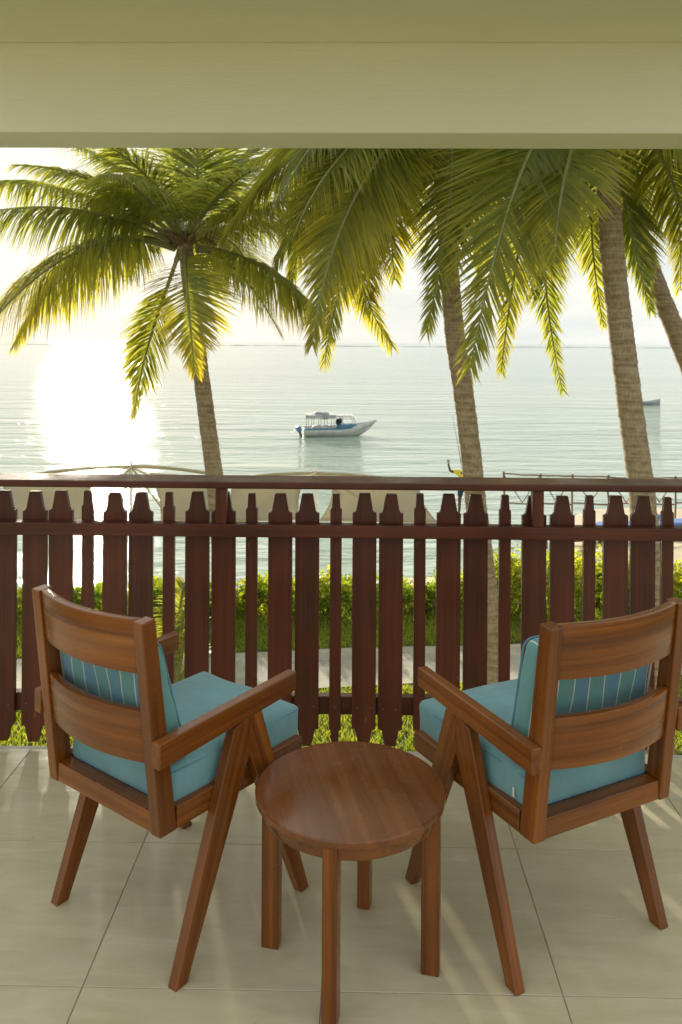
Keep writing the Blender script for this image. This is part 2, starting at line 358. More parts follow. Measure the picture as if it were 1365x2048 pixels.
# grass blades
m = MB(); rg = random.Random(11)
def blade(x, y, h, wd, yel):
    a = rg.uniform(0, PI); lx, ly = rg.gauss(0, .5) * h, rg.gauss(0, .5) * h; c, s = math.cos(a) * wd, math.sin(a) * wd
    m.add([(x - c, y - s, LAWN), (x + c, y + s, LAWN), (x + lx, y + ly, LAWN + h)], [(0, 1, 2)], yel)
for i in range(90000):
    y = 7.6 + 7.1 * rg.random() ** 1.0; x = rg.uniform(-.42, .42) * y * 1.05
    p = pathY(x)
    if p - 1.36 < y < p + .02 and rg.random() > .01: continue
    pt = .5 + .5 * math.sin(x * 1.9 + 1.3 * math.sin(y * 2.2)) 
    blade(x, y, rg.uniform(.035, .085) * (1.5 if y > p else 1), rg.uniform(.006, .011), max(0, min(1, rg.gauss(.14 + .22 * pt, .18))))
tag(obj('grass', m.mesh('grass'), M_GRASS), 'short sunlit grass covering the lawn', 'grass', kind='stuff')

# ------------------------------------------------------------------ balcony
BYAW = -.017
B = Matrix.Translation((0, 3.255, 0)) @ Matrix.Rotation(BYAW, 4, 'Z'); Bi = B.inverted()
def bx(px, py, yb):      # building-frame x seen at a photo position on the plane y = yb
    p = at(px, py, 3.255 + yb); return (Bi @ p).x
fl = obj('floor', boxme((-3.4, -7.0, -.22), (3.4, -.004, -.0025), .001), M_GROUT, M=B); tag(fl, 'beige tiled balcony floor', 'floor', kind='structure')
T = .5930; GX = -.018
for kind in range(1):
    tme = boxme((0, 0, -.006), (T - .003, .5945, 0), .001, seg=1)
for i in range(-4, 5):
    for j in range(9):
        x0 = GX + i * T + .0015; y0 = -.004 - .5945 - j * .5975
        # rows: the first row ends at the balcony edge
        t = bpy.data.objects.new('tile', tme); col.objects.link(t); t.parent = fl; t.location = (x0, y0, random.uniform(-.0004, .0004))
        if not tme.materials: tme.materials.append(M_TILE)
tag(obj('floor_edge', boxme((-3.4, -.0005, -.222), (3.4, .028, -.003), .004), M_CONC, M=B), 'pale concrete lip along the balcony edge', 'floor edge', kind='structure')
tag(obj('beam', boxme((-1.7, -.098, 2.392), (1.7, .155, 3.0), .006), M_PAINT, M=B), 'cream painted beam above the balcony opening', 'beam', kind='structure')
tag(obj('ceiling', boxme((-1.6, -1.15, 2.734), (1.6, -.1005, 2.95), .004), M_PAINT, M=B), 'cream painted balcony ceiling', 'ceiling', kind='structure')
tag(obj('building_wall', boxme((-3.4, -6.5, -2.9), (3.4, -.35, -.223), .01), M_WALL, M=B), 'plain wall under the balcony', 'wall', kind='structure')

# railing
R = empty('balcony_railing', B @ Matrix.Translation((0, .03, 0)))
tag(R, 'dark reddish brown wooden balcony railing with notched pickets', 'railing')
def rpart(name, a, b, seed, bev=.004): return obj(name, boxme(a, b, bev, (1, 0, 0), seed), M_RAIL, R, M=Matrix.Translation((0, -.03, 0)))
rpart('top_rail', (-1.95, -.052, 1.034), (1.95, .112, 1.062), 1, .006)
rpart('middle_rail', (-1.95, -.036, .844), (1.95, .0195, .894), 2)
rpart('bottom_rail', (-1.95, .0435, .128), (1.95, .085, .200), 3)
for px in (441, 1076.5, -195, 1712):
    xb = bx(px, 1010, -.036); o = obj('post', boxme((xb - .0215, -.034, .8945), (xb + .0215, .012, 1.0335), .003, (0, 0, 1), int(px)), M_RAIL, R, M=Matrix.Translation((0, -.03, 0)))
for sx in (-2.0, 2.0):
    obj('end_post', boxme((sx - .05, -.04, -.003), (sx + .05, .06, 1.10), .005, (0, 0, 1), 5), M_RAIL, R, M=Matrix.Translation((0, -.03, 0)))
def picket_me(wd, tb, tt, zs, seed, zb=.081, step=.007):
    h = wd / 2; tb /= 2; tt /= 2
    half = [(tt * .95, .016), (tb, zb - .004), (tb + step * .7, zb), (h - .001, zb + .001), (h, zb + .006), (h, zs), (h - .001, zs + .004), (tb + step, zs + .004), (tb, zs + .012), (tt, 1.005)]
    poly = [(-x, z) for x, z in half] + [(x, z) for x, z in reversed(half)]
    return prism(poly, 'y', 0.0, .0225, .0016, (0, 0, 1), seed)
WIDE = [picket_me(.0945, .066, .043, .926, s) for s in (21, 22, 23, 24)]; NARROW = [picket_me(.0455, .033, .027, .940, s) for s in (31, 32)]
wides = [(-25, 25), (39.8, 87), (92.7, 141.5), (202, 249.5), (255, 303), (369, 416), (422, 470.6), (536, 585), (591, 638), (704.8, 753.7), (758, 806), (873, 921), (927, 976), (1043.5, 1092.5), (1099, 1148), (1206, 1254), (1259.5, 1308), (1375, 1423), (1428, 1477), (-130, -82), (-76, -28)]
narrows = [(161, 182), (323.5, 347), (491.3, 514.4), (660, 683), (828.8, 851), (997, 1021.4), (1165, 1189), (1320.6, 1342.7), (-12, -8)][:8] + [(1490, 1513)]
wides = [q for q in wides if q[0] not in (-25, -76)] + [(-23.5, 25)]
rp = random.Random(5)
for lst, mes in ((wides, WIDE), (narrows, NARROW)):
    for k, (p0, p1) in enumerate(sorted(lst)):
        x = bx((p0 + p1) / 2, 1180, .02); me = mes[k % len(mes)]
        o = bpy.data.objects.new('picket', me); col.objects.link(o); o.parent = R
        if not me.materials: me.materials.append(M_RAIL)
        o.matrix_local = Matrix.Translation((x, -.03 + .0202 + rp.uniform(0, .0006), rp.uniform(-.003, .003))) @ Matrix.Rotation(rp.uniform(-.0015, .0015), 4, 'Y')

nm = MB(); nm.tube([(0, .002, 0), (0, -.0012, 0)], [.0042, .0036], 8); NAIL = nm.mesh('nail'); M_NAIL = simple('nail_head', (.16, .12, .10), .45, .6); NAIL.materials.append(M_NAIL)
for o in [c for c in R.children if c.name.startswith('picket')]:
    wd_ = max(v.co.x for v in o.data.vertices); 
    for sx in ((-.55, .55) if wd_ > .03 else (0,)):
        k = bpy.data.objects.new('nail', NAIL); col.objects.link(k); k.parent = o; k.location = (sx * wd_ + rp.uniform(-.003, .003), 0, .164 + rp.uniform(-.008, .008))

# ------------------------------------------------------------------ chairs and cushions
def slat_me(z0, z1, yb0, slope, bulge, half, th, seed, top_round=.004):
    """curved back slat bulging backwards; rear face follows the posts' lean"""
    m = MB(); n = 20; ring = []
    for i in range(n + 1):
        x = -half + 2 * half * i / n; c = bulge * (1 - (x / half) ** 2)
        for z, f in ((z0, 0), (z0, 1), (z1, 1), (z1, 0)):
            ring.append((x, yb0 + slope * (z - .377) - c + f * th, z))
    fs = []
    for i in range(n):
        for k in range(4): fs.append((i*4+k, i*4+(k+1) % 4, (i+1)*4+(k+1) % 4, (i+1)*4+k))
    fs += [(3, 2, 1, 0), tuple(n*4+k for k in range(4))]
    m.add(ring, fs); me = m.mesh('slat'); bevel(me, top_round, 2, 40)
    bend = lambda x: bulge * (1 - (x / half) ** 2)
    for v in me.vertices: v.co.y += bend(v.co.x)
    grain(me, (1, 0, .012), seed)
    for v in me.vertices: v.co.y -= bend(v.co.x)
    return me
SL = (-.283 + .223) / (.92 - .377)
def make_chair(M, label, seed):
    c = empty('armchair', M); tag(c, label, 'armchair', 'wooden armchairs at the railing')
    for s in (-1, 1):
        def X(a, b): return (a, b) if s > 0 else (-b, -a)
        x0, x1 = X(.199, .2355)
        post = [(-.223, .377), (-.283, .920), (-.241, .924), (-.168, .377)]
        obj('back_post', prism(post, 'x', x0, x1, .003, (0, SL, 1), seed + s), M_TEAK, c)
        x0, x1 = X(.2362, .2665)
        arm = [(-.252, .565), (-.252, .629), (.250, .653), (.250, .599)]
        obj('armrest', prism(arm, 'x', x0, x1 + (.001 if s > 0 else 0), .003, (0, 1, .05), seed + 3 + s), M_TEAK, c)
        rear = [(-.198, 0), (-.158, 0), (.0588, .488), (.0588, .589), (.003, .5765)]
        front = [(.277, 0), (.313, 0), (.106, .5915), (.0592, .5893), (.0592, .488)]
        obj('leg', prism(rear, 'x', x0, x1, .0025, (0, .35, 1), seed + 6 + s), M_TEAK, c)
        obj('leg', prism(front, 'x', x0, x1, .0025, (0, -.38, 1), seed + 9 + s), M_TEAK, c)
        x0, x1 = X(.2, .2358)
        obj('side_rail', boxme((x0, -.168, .378), (x1, .315, .433), .003, (0, 1, 0), seed + 12 + s), M_TEAK, c)
    obj('rear_rail', boxme((-.1988, -.221, .379), (.1988, -.176, .431), .003, (1, 0, 0), seed + 15), M_TEAK, c)
    obj('front_rail', boxme((-.1998, .275, .378), (.1998, .313, .433), .003, (1, 0, 0), seed + 16), M_TEAK, c)
    obj('seat_panel', boxme((-.1998, -.175, .392), (.1998, .2745, .412), .002, (1, 0, 0), seed + 17), M_TEAK, c)
    obj('back_slat', slat_me(.785, .9225, -.2165, SL, .037, .1988, .026, seed + 18), M_TEAK, c, smooth=30)
    obj('back_slat', slat_me(.556, .690, -.2165, SL, .037, .1988, .026, seed + 19), M_TEAK, c, smooth=30)
    return c
def pillow_me(sx, sy, sz, r, puff, sag=0, seed=0, n=14):
    """rounded, slightly puffed cushion centred on the origin, half sizes sx sy sz"""
    def ticks(s):
        q = [r * (1 - math.cos(PI / 2 * i / 4)) for i in range(5)]
        return [-s + a for a in q] + [(-s + r) + (2 * (s - r)) * i / n for i in range(1, n)] + [s - a for a in reversed(q)]
    S = (sx, sy, sz); V = {}; verts = []; faces = []; rnd = random.Random(seed); ph = [rnd.uniform(0, 6) for _ in range(6)]
    def vert(p):
        k = tuple(round(x, 6) for x in p)
        if k in V: return V[k]
        inner = [max(-(s - r), min(s - r, x)) for x, s in zip(p, S)]; d = Vector([a - b for a, b in zip(p, inner)])
        q = Vector(inner) + (d.normalized() * r if d.length > 1e-9 else d)
        ux, uy, uz = (q[i] / S[i] for i in range(3))
        k2 = (1 - ux * ux) * (1 - uy * uy); k3 = (1 - ux * ux) * (1 - uz * uz); k4 = (1 - uy * uy) * (1 - uz * uz)
        q.z += (puff if uz > 0 else puff * .5) * uz * max(0, k2) ** .7; q.y += puff * .7 * uy * max(0, k3); q.x += puff * .6 * ux * max(0, k4)
        q += Vector((math.sin(q.y * 31 + ph[0]) * math.sin(q.z * 45 + ph[1]), math.sin(q.x * 27 + ph[2]) * math.sin(q.z * 37 + ph[3]), math.sin(q.x * 22 + ph[4]) * math.sin(q.y * 25 + ph[5]))) * .0026
        V[k] = len(verts); verts.append(q); return V[k]
    for ax in range(3):
        u, v_ = (ax + 1) % 3, (ax + 2) % 3; U, W = ticks(S[u]), ticks(S[v_])
        for sg in (-1, 1):
            for i in range(len(U) - 1):
                for j in range(len(W) - 1):
                    q = []
                    for (a, b_) in ((i, j), (i+1, j), (i+1, j+1), (i, j+1)):
                        p = [0, 0, 0]; p[ax] = sg * S[ax]; p[u] = U[a]; p[v_] = W[b_]; q.append(vert(p))
                    q = list(dict.fromkeys(q))
                    if len(q) > 2: faces.append(tuple(q if sg > 0 else q[::-1]))
    m = MB(); m.add(verts, faces); me = m.mesh('cushion'); fix(me); return me
def piping(name, me_path, rad, mat, parent):
    m = MB(); m.tube(me_path, rad, 6, closed=True); return obj(name, m.mesh('piping'), mat, parent, smooth=True)
def rrect(hx, hy, z, r, axis='z', n=5, wob=.0):
    pts = []
    for cx, cy, a0 in ((hx - r, hy - r, 0), (-hx + r, hy - r, 90), (-hx + r, -hy + r, 180), (hx - r, -hy + r, 270)):
        for i in range(n + 1):
            a = math.radians(a0 + 90 * i / n); pts.append((cx + r * math.cos(a), cy + r * math.sin(a)))
    # subdivide long runs
    out = []
    for i, p in enumerate(pts):
        q = pts[(i + 1) % len(pts)]; out.append(p); d = math.hypot(q[0] - p[0], q[1] - p[1])
        k = int(d / .05)
        for j in range(1, k + 1): out.append((p[0] + (q[0] - p[0]) * j / (k + 1), p[1] + (q[1] - p[1]) * j / (k + 1)))
    return [(x, y, z) if axis == 'z' else (x, z, y) for x, y in out]
def make_cushions(M, lab_seat, lab_back, seed, tag_side, lean, slide, yc, taper):
    s = obj('seat_cushion', pillow_me(.2115, .2525, .052, .02, .010, seed=seed), M_SEAT, M=M @ Matrix.Translation((0, .082, .4665)) @ Matrix.Rotation(-.012, 4, 'X'), smooth=60)
    tag(s, lab_seat, 'seat cushion', 'teal seat cushions')
    piping('piping', rrect(.2105, .2515, .038, .02), .0026, M_PIPE, s); piping('piping', rrect(.2105, .2515, -.04, .02), .0026, M_PIPE, s)
    if tag_side < 0: m = MB(); m.box((-.001, -.004, -.014), (.001, .002, .010)); t = obj('care_tag', m.mesh('care_tag'), M_TAG, s); t.location = (tag_side * .2165, -.205, -.012)
    hz = .164; pinch = lambda y, z: y * (1 - taper * (z / hz + 1) / 2) if y > 0 else y
    me = pillow_me(.203, .038, hz, .022, .008, seed=seed + 1)
    for v in me.vertices: v.co.y = pinch(v.co.y, v.co.z)
    b = obj('back_cushion', me, M_BACK, M=M @ Matrix.Translation((slide, yc, .686)) @ Matrix.Rotation(lean, 4, 'X'), smooth=60)
    tag(b, lab_back, 'back cushion', 'striped back cushions')
    piping('piping', rrect(.2025, .163, -.0325, .024, 'y'), .003, M_PIPEW, b); piping('piping', [(x, pinch(y, z), z) for x, y, z in rrect(.2025, .163, .0325, .024, 'y')], .003, M_PIPE, b)
ML = Matrix.Translation((-.4865, 2.3692, 0)) @ Matrix.Rotation(-.6591, 4, 'Z')
MR = Matrix.Translation((.5813, 2.3417, 0)) @ Matrix.Rotation(.4840, 4, 'Z')
make_chair(ML, 'brown wooden armchair left of the round side table', 100)
make_chair(MR, 'brown wooden armchair right of the round side table', 200)
make_cushions(ML, 'teal seat cushion on the armchair left of the side table', 'striped teal and blue back cushion in the left armchair', 41, 1, .2, 0, -.172, .85)
make_cushions(MR, 'teal seat cushion on the armchair right of the side table', 'striped teal and blue back cushion in the right armchair', 51, -1, .18, -.004, -.150, .12)

# round table
TM = Matrix.Translation((.031, 2.172, 0)) @ Matrix.Rotation(math.radians(-12.5), 4, 'Z')
tb = empty('side_table', TM); tag(tb, 'round brown wooden side table between the two armchairs', 'side table')
def disc(r, z0, z1, rb, seg=72, rin=None):
    m = MB(); prof = [(r - rb, z0), (r - rb * .3, z0 + rb * .3), (r, z0 + rb), (r, z1 - rb), (r - rb * .3, z1 - rb * .3), (r - rb, z1)]
    vs_ = [(a * math.cos(2*PI*k/seg), a * math.sin(2*PI*k/seg), z) for a, z in prof for k in range(seg)]
    fs_ = [(i*seg+k, i*seg+(k+1) % seg, (i+1)*seg+(k+1) % seg, (i+1)*seg+k) for i in range(len(prof)-1) for k in range(seg)]
    fs_ += [tuple(range(seg-1, -1, -1)), tuple((len(prof)-1)*seg+k for k in range(seg))]
    m.add(vs_, fs_); return m.mesh('disc')
# the top is glued up from boards
bw = [-.25, -.155, -.062, .046, .135, .25]; Rt = .2465
for k in range(5):
    a, b_ = bw[k], bw[k + 1]; lo, hi = max(a, -Rt), min(b_, Rt); pts = []
    n = 26; ang = lambda t: math.acos(max(-1, min(1, t / Rt)))
    a0, a1 = ang(hi), ang(lo)
    arc = [(Rt * math.cos(a0 + (a1 - a0) * i / n), Rt * math.sin(a0 + (a1 - a0) * i / n)) for i in range(n + 1)]
    poly = arc + [(x, -y) for x, y in reversed(arc)]
    q = []
    for p_ in poly:
        if not q or (Vector(p_) - Vector(q[-1])).length > 1e-5: q.append(p_)
    if (Vector(q[0]) - Vector(q[-1])).length < 1e-5: q.pop()
    n2 = len(q); mm = MB(); e = .0035
    def inset(p_, d): 
        v_ = Vector(p_); return tuple(v_ * (1 - d / max(v_.length, .05))) if abs(v_.length - Rt) < 1e-4 else p_
    lay = [([inset(p_, .004) for p_ in q], .426), (q, .430), (q, .4425), ([inset(p_, e) for p_ in q], .446)]
    mm.add([(p_[0], p_[1], z) for ps, z in lay for p_ in ps], [(i*n2+j, i*n2+(j+1) % n2, (i+1)*n2+(j+1) % n2, (i+1)*n2+j) for i in range(3) for j in range(n2)] + [tuple(range(n2-1, -1, -1)), tuple(3*n2+j for j in range(n2))])
    me = mm.mesh('board'); fix(me); grain(me, (0, 1, 0), 300 + k); o = obj('top_board', me, M_TABLE, tb); o.matrix_local = Matrix.Rotation(.42, 4, 'Z') @ Matrix.Translation((0, 0, (.0003, 0, .00035, .0001, .0002)[k]))
me = disc(.2235, .388, .4258, .003); grain(me, (1, .2, 0), 320); obj('apron', me, M_TABLE, tb, smooth=40)
for k in range(4):
    a = PI / 2 * k; o = obj('leg', boxme((-.0235, -.018, 0), (.0235, .018, .4255), .003, (0, 0, 1), 330 + k), M_TEAK, tb)
    o.matrix_local = Matrix.Rotation(a, 4, 'Z') @ Matrix.Translation((.2115, 0, 0))

# ------------------------------------------------------------------ coconut palms
def bez(P, t):
    n = len(P) - 1; q = [Vector(p) for p in P]
    while len(q) > 1: q = [q[i].lerp(q[i + 1], t) for i in range(len(q) - 1)]
    return q[0]
def frond(parent, P, leaf, age, seed, dens=1.0, hang=.55, t0=.16, roll=0.0, wide=1.0, face=False):
    """P: control points in the palm's frame. Leaflets on both sides of a tapering midrib."""
    rnd = random.Random(seed); m = MB(); K = 40
    pts = [bez(P, i / K) for i in range(K + 1)]; Lr = sum((pts[i+1] - pts[i]).length for i in range(K))
    down = Vector((0, 0, -1)); nl = int(Lr / .0165 * dens); up = Vector((0, 0, 1))
    tilt0 = rnd.uniform(-.2, .2)
    for side in (-1, 1):
        for i in range(nl):
            t = t0 + (1 - t0) * (i + rnd.uniform(-.35, .35)) / nl
            if not 0 < t < 1: continue
            if rnd.random() < .025: continue
            p = bez(P, t); T_ = (bez(P, min(1, t + .02)) - bez(P, max(0, t - .02))).normalized()
            S_ = T_.cross(up); S_ = Vector((1, 0, 0)) if S_.length < .15 else S_.normalized()
            if face: S_ = T_.cross(Vector((-.15, -1, .1))).normalized()
            if roll: S_ = (Matrix.Rotation(roll, 3, T_) @ S_)
            Nn = S_.cross(T_)
            u = (t - t0) / (1 - t0); prof = (.50 + .5 * math.sin(PI * min(1, u * 1.15 + .12))) * (1 - .62 * max(0, (u - .62) / .38) ** 1.3)
            ln = leaf * 1.65 * prof * (rnd.uniform(.82, 1.1) if rnd.random() > .08 else rnd.uniform(.35, .7))
            al = math.radians((58 - 30 * u if face else 74 - 42 * u) + rnd.gauss(0, 6))
            d = (T_ * math.cos(al) + S_ * side * math.sin(al) + Nn * (.18 - .1 * u + rnd.gauss(0, .05))).normalized()
            wd = (.0098 + .005 * math.sin(PI * min(1, u + .1))) * wide * rnd.uniform(.8, 1.15)
            hg = hang * rnd.uniform(.75, 1.3) * (1.25 if rnd.random() < .12 else 1)
            wv = (T_ - d * T_.dot(d)).normalized(); 
            wv = (wv + Nn * side * (.35 + tilt0)).normalized()
            c = p.copy(); vv = []; ag = []; nseg = 5; st = ln / nseg
            tipage = age * rnd.uniform(.5, 1.35); lo = rnd.gauss(.0, .09) + (.22 if rnd.random() < .05 else 0)
            for k in range(nseg + 1):
                f = k / nseg; w_ = wd * (.55 + 1.6 * f if f < .28 else 1.0 * (1 - ((f - .28) / .72) ** 1.6) + .03)
                vv += [c - wv * w_, c + wv * w_]; a_ = max(0, min(1, lo + tipage * (.25 + .95 * f ** 1.3) * (.35 + .85 * u) + (.25 if f > .9 and rnd.random() < .4 else 0))); ag += [a_, a_]
                dd = (d + down * hg * (f + .10) ** 1.1 * 1.5).normalized(); c = c + dd * st
            m.add(vv, [(2*k, 2*k+1, 2*k+3, 2*k+2) for k in range(nseg)], ag)
    o = obj('frond', m.mesh('frond'), M_FROND, parent)
    r = MB(); r.tube(pts, [.034 * (1 - i / K) ** .9 * (1.0 if i > 3 else 1.25) + .0045 for i in range(K + 1)], 6); obj('midrib', r.mesh('midrib'), M_RIB, o, smooth=True)
    return o
def trunk(parent, pts, r0, r1, seed, step=.075):
    rnd = random.Random(seed); pts = [Vector(p) for p in pts]
    # Catmull-Rom through pts
    Q = [pts[0] * 2 - pts[1]] + pts + [pts[-1] * 2 - pts[-2]]; path = []
    for i in range(1, len(Q) - 2):
        a, b, c, d = Q[i-1], Q[i], Q[i+1], Q[i+2]; n = max(2, int((c - b).length / .02))
        for k in range(n):
            t = k / n; path.append(.5 * ((2 * b) + (c - a) * t + (2*a - 5*b + 4*c - d) * t*t + (3*b - a - 3*c + d) * t*t*t))
    path.append(pts[-1]); m = MB(); n = 20; V = []; A = []; F = []; nxt = 0; dist = 0; ph = 0; cur = step
    for i, p in enumerate(path):
        if i: dist += (p - path[i-1]).length
        f = i / (len(path) - 1); r = r0 + (r1 - r0) * f + .05 * max(0, 1 - f * 9) ** 2
        if dist - nxt > cur: nxt = dist; cur = step * rnd.uniform(.45, 1.6) * (1 - .25 * f); ph = rnd.uniform(0, 6)
        u = (dist - nxt) / cur; lip = .007 * math.exp(-u * 5) + .002 * u
        for k in range(n):
            a = 2 * PI * k / n; wob = 1 + .02 * math.sin(3 * a + ph) + .012 * math.sin(5 * a + i * .05)
            V.append(p + Vector((math.cos(a), math.sin(a), .04 * math.sin(2*a + ph))) * (r * wob + lip)); A.append(max(0, (1 - u * 4)) * .55)
    for i in range(len(path) - 1):
        for k in range(n): F.append((i*n+k, i*n+(k+1) % n, (i+1)*n+(k+1) % n, (i+1)*n+k))
    m.add(V, F, A); return obj('trunk', m.mesh('trunk'), M_TRUNK, parent, smooth=True)
def fibre_crown(parent, c, r, seed, nb=9):
    rnd = random.Random(seed)
    for k in range(nb):
        a = 2 * PI * k / nb + rnd.uniform(-.2, .2); el = rnd.uniform(.7, 1.35); d = Vector((math.cos(a) * math.cos(el), math.sin(a) * math.cos(el), math.sin(el)))
        m = MB(); ln = rnd.uniform(.22, .36); p0 = c + Vector((d.x, d.y, -.35)) * r * .6
        pts = [p0 + d * ln * t + Vector((0, 0, -.08 * t * t)) for t in (0, .25, .5, .75, 1)]
        m.tube(pts, [.06, .065, .05, .035, .02], 7); obj('leaf_sheath', m.mesh('leaf_sheath'), M_FIBRE, parent, smooth=True)
    for k in range(3):          # ragged flower stalks
        a = rnd.uniform(0, 2 * PI); m = MB(); p0 = c + Vector((math.cos(a), math.sin(a), 0)) * r * .5
        for j in range(26):
            d = Vector((math.cos(a) + rnd.gauss(0, .5), math.sin(a) + rnd.gauss(0, .5), rnd.gauss(.3, .4))).normalized() * rnd.uniform(.25, .5)
            m.tube([p0, p0 + d * .5 + Vector((0, 0, .05)), p0 + d + Vector((0, 0, -.1))], [.007, .006, .003], 4)
        obj('flower_stalk', m.mesh('flower_stalk'), M_FIBRE, parent)
def palm(label, tpts, r0, r1, fr, seed, crown_r=.22):
    base = Vector(tpts[0]); base.z = LAWN
    e = empty('coconut_palm', Matrix.Translation(base)); tag(e, label, 'palm tree', 'coconut palms in front of the balcony')
    lp = [Vector(p) - base for p in tpts]; trunk(e, lp, r0, r1, seed)
    fibre_crown(e, lp[-1], crown_r, seed)
    for i, (P, leaf, age, kw) in enumerate(fr): frond(e, [Vector(p) - base for p in P], leaf, age, seed * 50 + i, **kw)
    return e
def pxp(Y, *pts):      # pixel path with distances (dy added to Y)
    return [at(p[0], p[1], Y + (p[2] if len(p) > 2 else 0)) for p in pts]
def rand_fronds(c, n, seed, a0, a1, length, elev=(.2, 1.1)):
    rnd = random.Random(seed); out = []
    for k in range(n):
        a = a0 + (a1 - a0) * (k + rnd.uniform(.2, .8)) / n; el = rnd.uniform(*elev); ln = length * rnd.uniform(.85, 1.1)
        d = Vector((math.cos(a), math.sin(a), 0)); up = Vector((0, 0, 1))
        P = [c, c + d * ln * .35 * math.cos(el) + up * ln * .42 * math.sin(el), c + d * ln * .75 * math.cos(el * .8) + up * ln * .5 * math.sin(el) , c + d * ln * .95 - up * ln * (.32 - .3 * math.sin(el))]
        out.append((P, .62, rnd.uniform(.1, .5), dict(hang=.6)))
    return out
Y1 = 12.5; c1 = at(372, 478, Y1)
f1 = [
 (pxp(Y1, (350, 478), (240, 410, .3), (80, 330, .5), (-90, 375, .6)), .70, .2, dict(hang=1.2)),
 (pxp(Y1, (340, 482), (230, 425, -.3), (90, 385, -.8), (-90, 440, -1.0)), .74, .12, dict(hang=1.5, roll=-.2)),
 (pxp(Y1, (350, 498), (200, 440, -.7), (50, 530, -1.3), (-70, 720, -1.5)), .84, .8, dict(hang=1.5, roll=-.35, dens=1.15)),
 (pxp(Y1, (370, 500, -.1), (366, 520, -1.2), (378, 620, -1.9), (390, 745, -2.0)), .50, .8, dict(hang=.25, roll=.12)),
 (pxp(Y1, (360, 500), (335, 580, .5), (285, 690, .7), (268, 835, .6)), .42, .4, dict(hang=.4, t0=.3, face=True)),
 (pxp(Y1, (395, 500), (450, 500, .3), (515, 575, .6), (563, 672, .7)), .58, .6, dict(hang=.55)),
 (pxp(Y1, (395, 495), (470, 495, -.3), (580, 545, -.6), (660, 670, -.9)), .74, .35, dict(hang=1.3)),
 (pxp(Y1, (372, 470), (395, 410, -.2), (405, 330, -.4), (385, 230, -.5)), .66, .1, dict(hang=.5)),
 (pxp(Y1, (362, 470), (340, 400, -.3), (280, 310, -.7), (170, 270, -1.0)), .72, .15, dict(hang=.7)),
 (pxp(Y1, (355, 470), (310, 380, .4), (215, 300, .9), (80, 262, 1.2)), .62, .2, dict(hang=.75)),
 (pxp(Y1, (385, 470), (425, 390, .2), (480, 300, .6), (590, 235, 1.0)), .70, .15, dict(hang=.6)),
 (pxp(Y1, (392, 475), (450, 430, -.2), (540, 385, -.6), (690, 405, -1.0)), .68, .2, dict(hang=1.2)),
 (pxp(Y1, (390, 472), (460, 400, .4), (560, 330, 1.0), (700, 330, 1.4)), .66, .15, dict(hang=.8)),
 (pxp(Y1, (380, 465), (410, 370, .5), (450, 280, 1.2), (500, 180, 1.6)), .60, .1, dict(hang=.55)),
 (pxp(Y1, (365, 465), (345, 350, .6), (330, 250, 1.2), (260, 150, 1.8)), .60, .1, dict(hang=.55)),
 (pxp(Y1, (360, 470), (310, 420, -.6), (250, 330, -1.3), (200, 350, -1.9)), .60, .15, dict(hang=.75)),
 (pxp(Y1, (352, 495), (240, 430, .5), (120, 520, 1.0), (30, 690, 1.3)), .80, .6, dict(hang=1.4, dens=1.15)),
 (pxp(Y1, (352, 475), (270, 400, -.2), (170, 330, -.5), (30, 330, -.8)), .66, .25, dict(hang=.8)),
 (pxp(Y1, (385, 478), (450, 450, .5), (560, 410, 1.0), (650, 520, 1.4)), .66, .2, dict(hang=.8)),
 (pxp(Y1, (378, 468), (410, 420, -.7), (470, 330, -1.4), (560, 330, -2.0)), .66, .2, dict(hang=.7)),
] + rand_fronds(c1, 5, 3, .5, 2.7, 2.8)
palm('short coconut palm at left with its crown in view', pxp(Y1, (446, 1273), (442, 1100), (430, 960), (415, 845), (401, 735), (386, 620), (374, 520), (371, 480)), .145, .105, f1, 1, .24)
Y2 = 10.0; c2 = at(872, 205, Y2)
